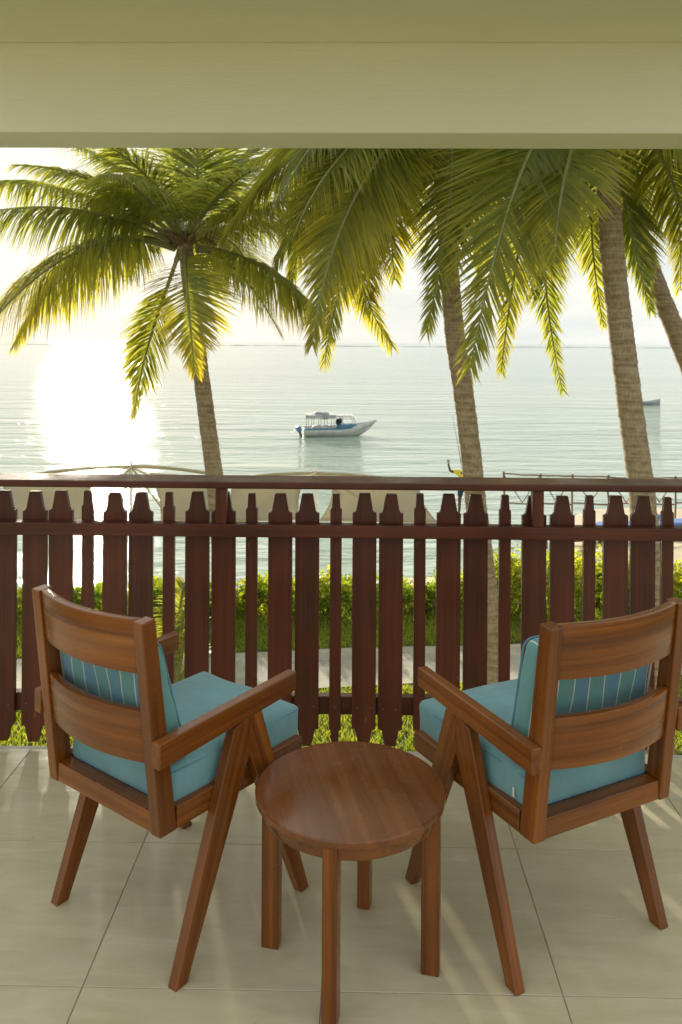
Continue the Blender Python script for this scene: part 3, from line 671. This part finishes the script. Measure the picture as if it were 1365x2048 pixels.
f2 = [
 (pxp(Y2, (868, 215), (790, 210, .3), (640, 330, .9), (538, 560, 1.2)), .66, .15, dict(hang=.75)),
 (pxp(Y2, (865, 215), (800, 250, -.3), (690, 370, -.6), (604, 660, -.8)), .55, .75, dict(hang=.5)),
 (pxp(Y2, (870, 220), (800, 300, .2), (690, 440, .4), (650, 728, .5)), .52, .5, dict(hang=.35, face=True)),
 (pxp(Y2, (875, 220), (925, 260, -.6), (905, 420, -1.1), (854, 665, -1.2)), .50, .15, dict(hang=.25, t0=.1, face=True)),
 (pxp(Y2, (866, 220), (740, 260, .8), (640, 480, 1.4), (785, 695, 1.6)), .62, .55, dict(hang=.55, face=True)),
 (pxp(Y2, (865, 212), (760, 190, .2), (590, 260, .6), (450, 470, .8)), .76, .2, dict(hang=.75)),
 (pxp(Y2, (865, 215), (790, 280, -.6), (720, 380, -1.0), (690, 560, -1.2)), .66, .6, dict(hang=.45)),
 (pxp(Y2, (870, 215), (810, 260, .5), (770, 400, 1.0), (790, 560, 1.3)), .62, .5, dict(hang=.5)),
 (pxp(Y2, (878, 215), (960, 230, .6), (985, 380, 1.0), (960, 560, 1.2)), .55, .3, dict(hang=.5)),
 (pxp(Y2, (866, 212), (770, 170, -.4), (640, 220, -.9), (560, 400, -1.3)), .66, .15, dict(hang=.7)),
 (pxp(Y2, (866, 214), (770, 220, -.8), (650, 300, -1.4), (585, 480, -1.7)), .64, .45, dict(hang=.6)),
 (pxp(Y2, (866, 214), (740, 250, 1.6), (620, 350, 2.2), (575, 600, 2.4)), .72, .4, dict(hang=.8)),
 (pxp(Y2, (866, 214), (760, 280, -1.2), (660, 420, -1.6), (625, 690, -1.8)), .52, .6, dict(hang=.4, face=True)),
 (pxp(Y2, (868, 218), (800, 250, 1.0), (700, 400, 1.6), (720, 620, 1.8)), .60, .6, dict(hang=.5)),
 (pxp(Y2, (866, 214), (800, 180, .9), (660, 240, 1.6), (500, 330, 2.2)), .66, .2, dict(hang=.7)),
] + rand_fronds(c2, 6, 5, -.5, 2.4, 3.0) + rand_fronds(c2, 3, 6, 3.4, 5.4, 2.6, (.6, 1.2))
palm('coconut palm with a trunk rising right of the anchored boat', pxp(Y2, (990, 1419), (986, 1300), (975, 1190), (962, 1080), (950, 985), (940, 890), (928, 790), (913, 690), (903, 590), (893, 440), (880, 290), (872, 205)), .135, .105, f2, 2)
Y3 = 9.0; c3 = at(1203, 175, Y3)
f3 = [
 (pxp(Y3, (1195, 185), (1080, 180, -.4), (1010, 380, -.8), (940, 740, -.9)), .72, .33, dict(hang=.15, t0=.1, wide=1.15, dens=.9, face=True)),
 (pxp(Y3, (1195, 188), (1090, 250, .4), (1055, 470, .9), (1126, 782, 1.0)), .40, .12, dict(hang=.3, face=True)),
 (pxp(Y3, (1195, 185), (1080, 260, .2), (1030, 480, .5), (1003, 745, .6)), .42, .4, dict(hang=.3, face=True)),
 (pxp(Y3, (1212, 185), (1300, 170, -.3), (1390, 260, -.7), (1470, 460, -.9)), .70, .15, dict(hang=.55)),
 (pxp(Y3, (1212, 185), (1290, 220, .4), (1360, 340, .8), (1395, 560, 1.0)), .62, .45, dict(hang=.5)),
 (pxp(Y3, (1195, 182), (1110, 150, .6), (1010, 250, 1.0), (925, 480, 1.3)), .66, .3, dict(hang=.6)),
 (pxp(Y3, (1200, 185), (1150, 260, -.5), (1120, 350, -.9), (1110, 520, -1.1)), .55, .4, dict(hang=.3)),
 (pxp(Y3, (1205, 182), (1260, 130, -.2), (1350, 180, -.4), (1450, 330, -.5)), .66, .2, dict(hang=.65)),
] + rand_fronds(c3, 6, 8, -.3, 2.6, 3.0) + rand_fronds(c3, 3, 9, 3.6, 5.6, 2.4, (.7, 1.2))
palm('thick coconut palm trunk beside the right edge behind the chair', pxp(Y3, (1312, 1500), (1309, 1350), (1303, 1180), (1290, 1040), (1279, 940), (1266, 850), (1252, 740), (1240, 640), (1228, 530), (1219, 420), (1210, 290), (1203, 175)), .150, .115, f3, 3)
Y4 = 10.8; c4 = at(1232, 235, Y4)
f4 = [
 (pxp(Y4, (1228, 240), (1180, 290, .3), (1165, 420, .5), (1208, 655, .5)), .42, .35, dict(hang=.3, face=True)),
 (pxp(Y4, (1236, 245), (1230, 330, -.4), (1255, 450, -.8), (1302, 622, -.8)), .45, .05, dict(hang=.2, roll=-.5, face=True)),
 (pxp(Y4, (1230, 245), (1200, 330, .6), (1195, 450, .9), (1248, 610, 1.0)), .5, .3, dict(hang=.5)),
 (pxp(Y4, (1240, 240), (1310, 220, .4), (1370, 340, .8), (1362, 580, 1.0)), .6, .6, dict(hang=.5)),
] + rand_fronds(c4, 6, 12, -.6, 2.6, 2.8)
palm('leaning coconut palm cut off by the right edge', pxp(Y4, (1560, 1365), (1500, 1080), (1440, 880), (1385, 745), (1345, 645), (1305, 545), (1272, 440), (1248, 330), (1232, 235)), .150, .115, f4, 4)

# ------------------------------------------------------------------ hedge shrubs, young palm
def shrub(label, px, Y, hgt, rad, seed, yel=.3, nleaf=1500, flowers=8, big=1.0):
    rnd = random.Random(seed); p = at(px, 1200, Y); base = Vector((p.x, Y, LAWN)); e = empty('shrub', Matrix.Translation(base)); tag(e, label, 'shrub', 'shrubs edging the beach')
    m = MB(); tips = []
    for k in range(15):
        a = rnd.uniform(0, 2 * PI); r = rad * rnd.uniform(.2, .95); t = Vector((math.cos(a) * r, math.sin(a) * r * .6, hgt * rnd.uniform(.6, .98)))
        q0 = Vector((t.x * .25, t.y * .25, 0)); mid = q0.lerp(t, .5) + Vector((rnd.gauss(0, .05), rnd.gauss(0, .05), .05)); m.tube([q0, mid, t], [.012, .009, .004], 5); tips.append((q0, mid, t))
    obj('stems', m.mesh('stems'), M_STEM, e)
    m = MB(); lump = [(rnd.uniform(-.8, .8) * rad, rnd.uniform(-.5, .5) * rad, rnd.uniform(.45, .85) * hgt, rnd.uniform(.22, .42)) for _ in range(9)]
    for k in range(nleaf):
        if rnd.random() < .75:
            lx, ly, lz, lr = rnd.choice(lump); c = Vector((lx, ly, lz)) + Vector((rnd.gauss(0, 1), rnd.gauss(0, 1), rnd.gauss(0, .9))).normalized() * (lr * rnd.uniform(.5, 1.05)) * min(1, hgt)
        else:
            q0, mid, t = rnd.choice(tips); u = rnd.random(); c = (mid.lerp(t, u * 2 - 1) if u > .5 else q0.lerp(mid, u * 2)) + Vector((rnd.gauss(0, .06), rnd.gauss(0, .06), rnd.gauss(0, .05)))
        if c.z < .04: c.z = rnd.uniform(.03, .2)
        s = rnd.uniform(.02, .062) * big; d = Vector((rnd.gauss(0, 1), rnd.gauss(0, 1), rnd.gauss(.3, .7))).normalized(); w_ = d.cross(Vector((rnd.gauss(0, 1), rnd.gauss(0, 1), rnd.gauss(0, 1)))).normalized(); nn = d.cross(w_)
        m.add([c, c + d * s + w_ * s * .42 + nn * s * .1, c + d * s * 2, c + d * s - w_ * s * .42 + nn * s * .1], [(0, 1, 2), (0, 2, 3)], max(0, min(1, rnd.gauss(yel * (.5 + .8 * c.z / hgt), .2))))
    obj('foliage', m.mesh('foliage'), M_HEDGE, e)
    for k in range(flowers):
        lx, ly, lz, lr = rnd.choice(lump); c = Vector((lx, ly, lz)) + Vector((rnd.gauss(0, 1), rnd.gauss(-.6, 1), rnd.gauss(.4, .8))).normalized() * lr * 1.03 * min(1, hgt)
        m = MB(); 
        for j in range(5):
            a = j * 2 * PI / 5; d = Vector((math.cos(a), -.35, math.sin(a))) * .034; d2 = Vector((math.cos(a + .5), -.2, math.sin(a + .5))) * .022; d3 = Vector((math.cos(a - .5), -.2, math.sin(a - .5))) * .022
            m.add([c, c + d2, c + d, c + d3], [(0, 1, 2, 3)])
        obj('flower', m.mesh('flower'), M_FLOWER, e)
shr = [(-60, 13.4, .62, .8), (40, 13.3, .66, .8), (130, 13.5, .6, .75), (215, 13.4, .62, .7), (300, 13.3, .68, .7), (345, 12.9, .8, .55), (415, 13.5, .6, .7), (487, 13.5, .66, .62), (550, 13.7, .68, .62),
       (612, 13.4, .62, .6), (655, 13.5, .78, .55), (712, 13.7, .68, .55), (775, 13.6, .6, .55), (838, 13.7, .46, .6), (872, 13.6, .62, .5), (940, 13.8, .72, .6), (1010, 13.5, 1.0, .6), (1040, 13.9, 1.16, .62),
       (1098, 13.7, 1.08, .6), (1160, 13.4, 1.18, .62), (1200, 13.9, 1.1, .6), (1255, 13.6, 1.05, .6), (1325, 13.5, 1.12, .62), (1390, 13.7, 1.05, .7)]
where = ['cut by the left edge low down', 'behind the left end of the railing', 'behind the backrest of the left armchair', 'above the left armchair in the sun glare', 'left of the near armrest of the left chair', 'tall behind the inner armrest of the left chair', 'behind the wide pickets under the first short post', 'just right of the first short post', 'behind the paired pickets left of centre', 'left of the centre narrow picket', 'tall with yellow leaves behind the centre narrow picket', 'right of the centre narrow picket', 'behind the paired pickets right of centre', 'lowest and sparse right of centre', 'right of the lowest shrub', 'behind the second palm trunk', 'yellowish left of the second short post', 'tall behind the second short post', 'right of the second short post', 'with bright top above the right armchair', 'above the top slat of the right armchair', 'behind the thick palm trunk', 'near the right edge behind the picket', 'cut by the right edge']
for i, (px, Y, h_, r_) in enumerate(shr):
    shrub('leafy green shrub ' + where[i], px, Y, h_ * .8, r_, 60 + i, yel=.10 + .22 * (i % 3 == 1) + (.12 if px > 990 else 0), nleaf=1350 if h_ < .9 else 2000, flowers=6 + (i * 7) % 6)
# young palm shoot close below the balcony
p = at(352, 1395, z=LAWN); yp = empty('young_palm', Matrix.Translation(p)); tag(yp, 'young light green palm shoot behind the left armchair', 'plant')
rnd = random.Random(77)
for k, (ex, ez, ey) in enumerate([(.12, 1.25, 0), (.2, .95, -.1), (-.1, 1.1, .1), (.28, .55, .1), (-.25, .8, -.1), (.05, 1.4, .1)]):
    P = [Vector((0, 0, 0)), Vector((ex * .2, ey * .2, ez * .6)), Vector((ex * .8, ey, ez * 1.05)), Vector((ex * 1.8, ey * 1.5, ez * .95))]
    frond(yp, P, .22, .35, 900 + k, dens=.6, hang=.35, t0=.3)

# ------------------------------------------------------------------ beach canopies
def canopy(label, hub, armL, armR, Y, panels, struts, polebase):
    H = at(*hub, Y); base = Vector((H.x, Y, ground_z(H.x, Y))); e = empty('beach_canopy', Matrix.Translation(base)); tag(e, label, 'canopy', 'tensioned beach canopies')
    Lp = lambda q: q - base
    m = MB(); m.tube([Lp(H) + Vector((0, 0, t)) for t in (-(H.z - base.z), -.8, .06)], [.035, .035, .03], 10); obj('pole', m.mesh('pole'), M_WHITEPOLE, e, smooth=True)
    m = MB(); m.add([Lp(H) + Vector((x, y, z)) for x, y, z in ((-.05, -.05, .05), (.05, -.05, .05), (.05, .05, .05), (-.05, .05, .05), (0, 0, .14))], [(3, 2, 1, 0), (0, 1, 4), (1, 2, 4), (2, 3, 4), (3, 0, 4)]); obj('finial', m.mesh('finial'), M_WHITEPOLE, e)
    a, b = at(*armL, Y + .5), at(*armR, Y + .5); n = 24; arc = []
    for i in range(n + 1):
        t = i / n; q = a.lerp(b, t); peak = H.z - .02; s = (H - a).dot(b - a) / (b - a).length_squared
        u = (t / s - 1) if t < s else ((t - s) / (1 - s)); q.z = a.lerp(b, t).z + (peak - a.lerp(b, s).z) * (1 - u * u); q.y = Y + .5 * u * u; arc.append(Lp(q))
    m = MB(); m.tube(arc, .036, 8); obj('boom', m.mesh('boom'), M_BOOM, e, smooth=True)
    for st in struts:
        q = at(st[0], st[1], Y + st[2]); m = MB(); m.tube([Lp(H) + Vector((0, 0, -.03)), Lp(q)], [.022, .018], 6); obj('strut', m.mesh('strut'), M_BOOM, e, smooth=True)
    for P in panels:      # four corners: top-inner, top-outer, bottom-outer, bottom-inner with distances; edges curve inwards
        c = [Lp(at(q[0], q[1], Y + q[2])) for q in P]; K = 14; V = []
        for i in range(K + 1):
            for j in range(K + 1):
                u, v_ = i / K, j / K; bu = .10 * math.sin(PI * v_) * (1 - 2 * u) ; uu = u + bu * .5
                q = (c[0] * (1 - uu) + c[1] * uu) * (1 - v_) + (c[3] * (1 - uu) + c[2] * uu) * v_
                q.y += .25 * math.sin(PI * u) * math.sin(PI * v_); q.z += -.12 * math.sin(PI * u) * (1 - v_) * v_ * 2; V.append(q)
        m = MB(); m.add(V, [(i*(K+1)+j, i*(K+1)+j+1, (i+1)*(K+1)+j+1, (i+1)*(K+1)+j) for i in range(K) for j in range(K)])
        o = obj('membrane', m.mesh('membrane'), M_CANVAS, e, smooth=True); md = o.modifiers.new('thickness', 'SOLIDIFY'); md.thickness = .008
        hem = MB(); hem.tube([V[i*(K+1)+K] for i in range(K + 1)], .02, 6); obj('hem', hem.mesh('hem'), M_BOOM, o, smooth=True)
    return e
canopy('beige beach canopy behind the left part of the railing', (263, 931), (62, 951), (430, 949), 17.5,
       [[(200, 948, .2), (5, 962, .6), (-15, 1046, -.6), (172, 1040, -.4)], [(300, 945, .2), (432, 955, .6), (440, 1042, -.6), (322, 1040, -.4)]],
       [(182, 952, 1.2), (228, 958, -.8), (246, 1000, .9), (300, 952, 1.2), (178, 1040, -.4), (345, 1045, -.4)], None)
canopy('beige beach canopy behind the middle of the railing with white pole', (632, 945), (474, 957), (800, 961), 18.5,
       [[(612, 953, .2), (462, 966, .6), (440, 1044, -.6), (600, 1038, -.4)], [(664, 953, .2), (838, 966, .6), (878, 1046, -.6), (640, 1040, -.4)]],
       [(590, 958, 1.2), (610, 956, -.8), (660, 957, 1.0), (690, 958, 1.2)], None)

# ------------------------------------------------------------------ rustic fence and loungers on the beach
YF = 25.5
fx = [(1008, 947), (1082, 951), (1146, 952), (1218, 954), (1288, 955), (1352, 956), (1425, 957)]
b0 = at(1180, 1000, YF); e = empty('rustic_fence', Matrix.Translation((b0.x, YF, ground_z(b0.x, YF)))); tag(e, 'rustic brown pole fence with crossed braces on the beach', 'fence')
Fo = Vector((b0.x, YF, ground_z(b0.x, YF)))
def pole(name, a, b, r, seed, n=6):
    rnd = random.Random(seed); pts = [a.lerp(b, t) + Vector((rnd.gauss(0, .012), 0, rnd.gauss(0, .012))) * (1 if 0 < t < 1 else 0) for t in (0, .25, .5, .75, 1)]
    m = MB(); m.tube([q - Fo for q in pts], [r * rnd.uniform(.85, 1.1) for _ in pts], n); me = m.mesh(name); grain(me, b - a, seed); return obj(name, me, M_ROUGHWOOD, e, smooth=True)
for k, (x, y) in enumerate(fx):
    t_ = at(x, y - 2, YF); g = Vector((t_.x, YF, ground_z(t_.x, YF) - .1)); pole('post', g, t_ + Vector((0, 0, .03)), .032, 400 + k)
    if k < len(fx) - 1:
        n2 = at(fx[k + 1][0], fx[k + 1][1], YF); pole('top_rail', at(x, y, YF), n2, .026, 420 + k); 
        l0, l1 = at(x, 1006, YF), at(fx[k + 1][0], 1009, YF); pole('lower_rail', l0, l1, .026, 440 + k)
        mid = at((x + fx[k + 1][0]) / 2, y + 1, YF - .03)
        pole('brace', at(x, y + 2, YF - .03), at((x + fx[k+1][0]) / 2, 1005, YF - .03), .018, 460 + k); pole('brace', at(fx[k + 1][0], y + 2, YF - .03), at((x + fx[k+1][0]) / 2, 1005, YF - .03), .018, 480 + k)
def lounger(px, py, Y, label, rz):
    q = at(px, py, Y); g = ground_z(q.x, Y); e = empty('sun_lounger', Matrix.Translation((q.x, Y, g)) @ Matrix.Rotation(rz, 4, 'Z')); tag(e, label, 'sun lounger', 'loungers on the beach')
    h = .32
    for sy in (-.28, .28): 
        me = boxme((-.85, sy - .03, h - .08), (.85, sy + .03, h), .006, (1, 0, 0), 7); obj('side_rail', me, M_ROUGHWOOD, e)
        for sx in (-.75, .6): obj('leg', boxme((sx - .03, sy - .03, -.05), (sx + .03, sy + .03, h - .0805), .005, (0, 0, 1), 8), M_ROUGHWOOD, e)
    for k in range(9): obj('slat', boxme((-.8 + k * .18, -.249, h - .03), (-.8 + k * .18 + .12, .249, h - .005), .003, (0, 1, 0), 9 + k), M_ROUGHWOOD, e)
    o = obj('mattress', pillow_me(.62, .29, .045, .03, .008, seed=5, n=6), M_LOUNGE, e, smooth=60); o.location = (-.22, 0, h + .045)
    o = obj('backrest_mattress', pillow_me(.33, .29, .045, .03, .008, seed=6, n=6), M_LOUNGE, e, smooth=60); o.matrix_local = Matrix.Translation((.66, 0, h + .16)) @ Matrix.Rotation(-.45, 4, 'Y')
    return e
lounger(1152, 1030, 23.4, 'blue cushioned sun lounger on the sand left of the thick palm', .25)
lounger(1252, 1032, 23.2, 'blue cushioned sun lounger partly hidden behind the thick palm', .25)
lounger(1352, 1034, 23.0, 'blue cushioned sun lounger on the sand at the right edge', .25)

# ------------------------------------------------------------------ boats
def loft(sections, closed_ends=True):
    m = MB(); n = len(sections[0]); m.add([p for s in sections for p in s], [(i*n+k, i*n+k+1, (i+1)*n+k+1, (i+1)*n+k) for i in range(len(sections)-1) for k in range(n-1)])
    if closed_ends: m.add(sections[0], [tuple(range(n))])
    me = m.mesh('loft'); fix(me); return me
YB = 6.0 * FPX / 186
bp = at(672, 868, YB); BM = Matrix.Translation((bp.x, YB, SEA)) @ Matrix.Rotation(math.radians(9), 4, 'Z')
bt = empty('tour_boat', BM); tag(bt, 'white and blue motor boat with a canopy anchored in the lagoon', 'boat')
px2m = YB / FPX; LB = 2.05
def hull_sections(n, zoff=0, out=0):
    S = []
    for i in range(n + 1):
        t = i / n; x = -LB + 2 * LB * t
        bw_ = .78 * (1 - max(0, (t - .45) / .55) ** 2.3) * (.92 + .08 * min(1, t * 4)) + .012
        sheer = .50 + .05 * t + .42 * max(0, (t - .55) / .45) ** 1.7
        keel = -.16 + .5 * max(0, (t - .72) / .28) ** 2.0
        fl = .62 * max(0, (t - .55) / .45) ** 1.5      # bow rake
        half = [(0, keel, 0), (bw_ * .62, keel + .10 * (1 - t * .4), .25), (bw_ * .88, keel + (sheer - keel) * .42, .5), (bw_ * .97, keel + (sheer - keel) * .62, .62), (bw_ * 1.03, sheer, 1)]
        ring = [(x + fl * h_ * .95 + (.0 if t < .99 else .1 * h_), -y - out * (y > 0), z) for y, z, h_ in reversed(half)] + [(x + fl * h_ * .95, y + out, z) for y, z, h_ in half[1:]]
        S.append(ring)
    return S
S = hull_sections(28)
me = loft(S); o = obj('hull', me, M_HULL, bt, smooth=50); md = o.modifiers.new('thickness', 'SOLIDIFY'); md.thickness = .03; md.offset = -1
def strake(name, k, z0, z1, mat, t0=0, t1=1, out=.012):
    for sd in (0, 1):
        m = MB(); V = []
        idx = range(int(28 * t0), int(28 * t1) + 1)
        for i in idx:
            ring = S[i] if sd == 0 else S[i][::-1]; a, b = Vector(ring[0]), Vector(ring[2]); o_ = Vector((0, -out if sd == 0 else out, 0))
            V += [a.lerp(b, z0) + o_, a.lerp(b, z1) + o_]
        m.add(V, [(2*i, 2*i+1, 2*i+3, 2*i+2) for i in range(len(V)//2 - 1)]); oo = obj(name, m.mesh(name), mat, o); md_ = oo.modifiers.new('thickness', 'SOLIDIFY'); md_.thickness = .012
strake('blue_stripe', 0, -.06, .20, M_HULLBLUE, 0, .72); strake('grey_stripe', 0, .55, .80, M_HULLBAND)
m = MB(); ring = [S[i] for i in range(29)]; m.add([(s[0][0], s[0][1] * .93, s[0][2] - .10) for s in S] + [(s[-1][0], s[-1][1] * .93, s[-1][2] - .10) for s in S], [(i, i+1, 29+i+1, 29+i) for i in range(28)]); obj('deck', m.mesh('deck'), M_HULL, bt)
m = MB(); m.add([(s[4][0], s[4][1], s[4][2] - .004) for s in S] , []); 
# canopy roof with uneven covering, frames
zr = 1.30
def roofm(x0, x1, y_, z0, z1, cam_=.05):
    m = MB(); n = 8; V = []
    for i in range(n + 1):
        x = x0 + (x1 - x0) * i / n
        for j in range(7):
            y = -y_ + 2 * y_ * j / 6; V.append((x, y, z1 + cam_ * (1 - (y / y_) ** 2) + .012 * math.sin(i * 2.1 + j)))
        for j in range(6, -1, -1): V.append((x, -y_ + 2 * y_ * j / 6, z0))
    m.add(V, [(i*14+k, i*14+(k+1) % 14, (i+1)*14+(k+1) % 14, (i+1)*14+k) for i in range(n) for k in range(14)] + [tuple(range(13, -1, -1)), tuple(n*14+k for k in range(14))]); me = m.mesh('roof'); fix(me); return me
obj('canopy_roof', roofm(-2.02, -.10, .66, zr - .15, zr + .06), M_BOATROOF, bt); obj('canopy_roof', roofm(-.10, 1.0, .62, zr - .03, zr + .01, .03), M_BOATROOF, bt)
for x in (-1.85, -1.5, -1.05, -.65, -.2, .35, 1.0):
    for sy in (-.6, .6):
        m = MB(); m.tube([(x, sy * 1.02, .42), (x, sy, zr - .02)] if x < .9 else [(1.38, sy * .85, .50), (1.0, sy, zr - .02)], .020, 6); obj('canopy_post', m.mesh('canopy_post'), M_BOATROOF, bt)
for sy in (-.61, .61):
    m = MB(); m.tube([(-.1, sy, zr - .16), (1.08, sy, zr - .2)], .016, 6); obj('handrail', m.mesh('handrail'), M_BOATROOF, bt)
m = MB(); m.tube([(1.05, -.6, zr), (1.05, 0, zr + .03), (1.05, .6, zr)], .018, 6); obj('canopy_bow', m.mesh('canopy_bow'), M_BOATROOF, bt)
def heap(name, c, r, mat, seed):
    me = pillow_me(r[0], r[1], r[2], min(r) * .8, .05, seed=seed, n=5); rnd = random.Random(seed)
    for v in me.vertices: v.co += Vector((rnd.gauss(0, .02), rnd.gauss(0, .02), rnd.gauss(0, .025)))
    o_ = obj(name, me, mat, bt, smooth=60); o_.location = c
heap('tarpaulin', (.62, -.1, .60), (.62, .48, .14), M_BLUECANVAS, 5); heap('bench', (-1.0, 0, .5), (.5, .4, .12), M_HULL, 6); heap('rolled_awning', (-.75, -.5, zr - .02), (.24, .14, .15), M_HULLBAND, 7); heap('roof_bundle', (-1.0, 0, zr + .12), (.4, .3, .05), M_HULLBAND, 8)
heap('life_jacket', (.05, -.55, .92), (.07, .08, .14), M_DARK, 9); heap('life_jacket', (.22, -.5, .98), (.06, .08, .12), M_DARK, 10)
for sy in (-.28, .28):      # outboard motors
    m = MB(); m.box((-.16, -.13, .32), (.16, .13, .66)); me = m.mesh('cowling'); bevel(me, .06, 3); c_ = obj('outboard_motor', me, M_HULLBLUE, bt, smooth=True); c_.location = (-LB - .20, sy, 0); c_.rotation_euler = (0, -.35, 0)
    m = MB(); m.box((-.06, -.04, -.3), (.06, .04, .32)); me = m.mesh('leg'); bevel(me, .02, 2); obj('shaft', me, M_DARK, c_); m = MB(); m.tube([(-.14, 0, .5), (-.5, 0, .42)], .02, 6); obj('tiller', m.mesh('tiller'), M_DARK, c_)
# small skiff farther out
YS = 6.0 * FPX / 121; sp = at(1297, 806, YS); sk = empty('skiff', Matrix.Translation((sp.x, YS, SEA)) @ Matrix.Rotation(.1, 4, 'Z')); tag(sk, 'small empty rowing boat far out right of the thick palm trunk', 'boat')
S2 = []
for i in range(17):
    t = i / 16; x = -1.35 + 2.6 * t; b_ = .48 * (1 - abs(2 * t - .9) ** 2.6) ** .8 if abs(2*t-.9) < 1 else .01; sh = .32 + .28 * max(0, (t - .5) / .5) ** 2 + .06 * max(0, .3 - t); b_ = max(b_, .03)
    half = [(0, -.1), (b_ * .7, -.05), (b_, sh * .5), (b_ * 1.05, sh)]; S2.append([(x, -y, z) for y, z in reversed(half)] + [(x, y, z) for y, z in half[1:]])
o = obj('hull', loft(S2), M_HULLBAND, sk, smooth=50); md = o.modifiers.new('thickness', 'SOLIDIFY'); md.thickness = .03
for x in (-.5, .3): obj('thwart', boxme((x - .1, -.42, .18), (x + .1, .42, .21), .005), M_HULL, sk)
m = MB(); m.tube([(S2[i][0][0], S2[i][0][1] - .01, S2[i][0][2]) for i in range(17)], .03, 5); obj('gunwale', m.mesh('gunwale'), M_HULL, sk); m = MB(); m.tube([(S2[i][-1][0], S2[i][-1][1] + .01, S2[i][-1][2]) for i in range(17)], .03, 5); obj('gunwale', m.mesh('gunwale'), M_HULL, sk)

# ------------------------------------------------------------------ person at the water's edge
YP = 29.4; pp = at(928, 1026, YP); PM = Matrix.Translation((pp.x, YP, SEA - .03)) @ Matrix.Scale(1.08, 4); S_ = 1.0
pe = empty('person', PM); tag(pe, 'person in yellow shirt and dark shorts raising one arm behind the palm trunk', 'person')
def skin(name, V, E, R_, mat, parent, sub=2):
    me = bpy.data.meshes.new(name); me.from_pydata(V, E, []); o_ = obj(name, me, mat, parent)
    sm = o_.modifiers.new('skin', 'SKIN'); sm.use_smooth_shade = True
    for i, r in enumerate(R_): me.skin_vertices[0].data[i].radius = (r[0], r[1]) if isinstance(r, tuple) else (r, r); me.skin_vertices[0].data[i].use_root = (i == 0)
    ss = o_.modifiers.new('sub', 'SUBSURF'); ss.levels = sub; ss.render_levels = sub; return o_
# joints: pelvis, waist, chest, neck, head(3), arms, legs. Person faces the sea, slightly left
V = [(0, 0, .92), (0, 0, 1.08), (0, .01, 1.30), (0, .01, 1.42), (0, .0, 1.49), (0, .02, 1.58), (0, .01, 1.70),
     (-.19, 0, 1.38), (-.44, .02, 1.40), (-.50, .0, 1.60), (-.51, 0, 1.68),
     (.19, 0, 1.37), (.25, .10, 1.12), (.10, .30, 1.16), (.05, .36, 1.19),
     (-.10, 0, .86), (-.13, .03, .48), (-.15, -.02, .07), (-.15, .12, .03), (.10, 0, .86), (.12, .01, .48), (.13, -.03, .07), (.14, .11, .03)]
E = [(0,1),(1,2),(2,3),(3,4),(4,5),(5,6),(2,7),(7,8),(8,9),(9,10),(2,11),(11,12),(12,13),(13,14),(0,15),(15,16),(16,17),(17,18),(0,19),(19,20),(20,21),(21,22)]
Rr = [(.15,.11),(.135,.10),(.165,.11),(.075,.07),.062,(.082,.098),(.07,.08),.065,.048,.036,.034,.065,.048,.037,.034,(.095,.095),.062,.042,(.045,.03),(.095,.095),.062,.042,(.045,.03)]
body = skin('body', V, E, Rr, M_SKIN, pe)
for hc, dirs in (((-.515, 0, 1.71), (0, 0, 1)), ((.03, .385, 1.20), (-.3, .6, .3))):      # fingers
    d = Vector(dirs).normalized(); sd = d.cross(Vector((0, 1, 0)) if abs(d.y) < .7 else Vector((0, 0, 1))).normalized(); m = MB(); h0 = Vector(hc)
    for k, ln in enumerate((.06, .075, .08, .072)):
        q = h0 + sd * (k - 1.5) * .019; m.tube([q - d * .02, q + d * ln * .5 + Vector((0, .006, 0)), q + d * ln + Vector((0, .02, 0))], [.009, .009, .007], 6)
    m.tube([h0 - d * .03 - sd * .02, h0 - sd * .05 + d * .005, h0 - sd * .055 + d * .035], [.011, .010, .008], 6); obj('fingers', m.mesh('fingers'), M_SKIN, body, smooth=True)
skin('shirt', [(0, 0, .90), (0, 0, 1.08), (0, .01, 1.31), (0, .01, 1.405), (-.19, 0, 1.38), (-.36, .015, 1.395), (.19, 0, 1.37), (.235, .07, 1.20)], [(0,1),(1,2),(2,3),(2,4),(4,5),(2,6),(6,7)], [(.175,.135),(.16,.125),(.188,.13),(.085,.08),.082,.072,.082,.072], M_SHIRT, pe)
skin('shorts', [(0, 0, .93), (-.10, 0, .85), (-.125, .02, .55), (.10, 0, .85), (.12, .01, .55)], [(0,1),(1,2),(0,3),(3,4)], [(.168,.128),(.115,.115),.095,(.115,.115),.095], M_SHORTS, pe)
m = MB(); me = pillow_me(.083, .095, .07, .06, .01, seed=3, n=5); o = obj('hair', me, M_HAIR, pe, smooth=60); o.location = (0, -.012, 1.685)
for sx in (-1, 1):
    m = MB(); m.tube([(sx * .082, .01, 1.56), (sx * .096, .0, 1.585), (sx * .082, .005, 1.61)], [.012, .017, .010], 6); obj('ear', m.mesh('ear'), M_SKIN, pe, smooth=True)
m = MB(); m.tube([(0, .108, 1.60), (0, .128, 1.565), (0, .112, 1.55)], [.010, .016, .012], 6); obj('nose', m.mesh('nose'), M_SKIN, pe, smooth=True)
for sx in (-.032, .032): m = MB(); m.tube([(sx, .098, 1.60), (sx, .108, 1.60)], [.013, .008], 8); obj('eye', m.mesh('eye'), M_HAIR, pe)
m = MB(); m.tube([(-.028, .104, 1.525), (0, .112, 1.522), (.028, .104, 1.525)], [.006, .009, .006], 6); obj('mouth', m.mesh('mouth'), M_KEEL, pe)
r0 = PM @ Vector((.06, .38, 1.0)); r1 = at(905, 829, YP + 1.5); m = MB(); m.tube([Vector((0, 0, 0)), (r1 - r0) * .5 + Vector((.02, 0, 0)), r1 - r0], [.016, .010, .005], 6)
me = m.mesh('rod'); o = obj('fishing_rod', me, M_DARK, M=Matrix.Translation(r0), smooth=True); tag(o, 'long thin dark rod held upright by the person', 'rod')
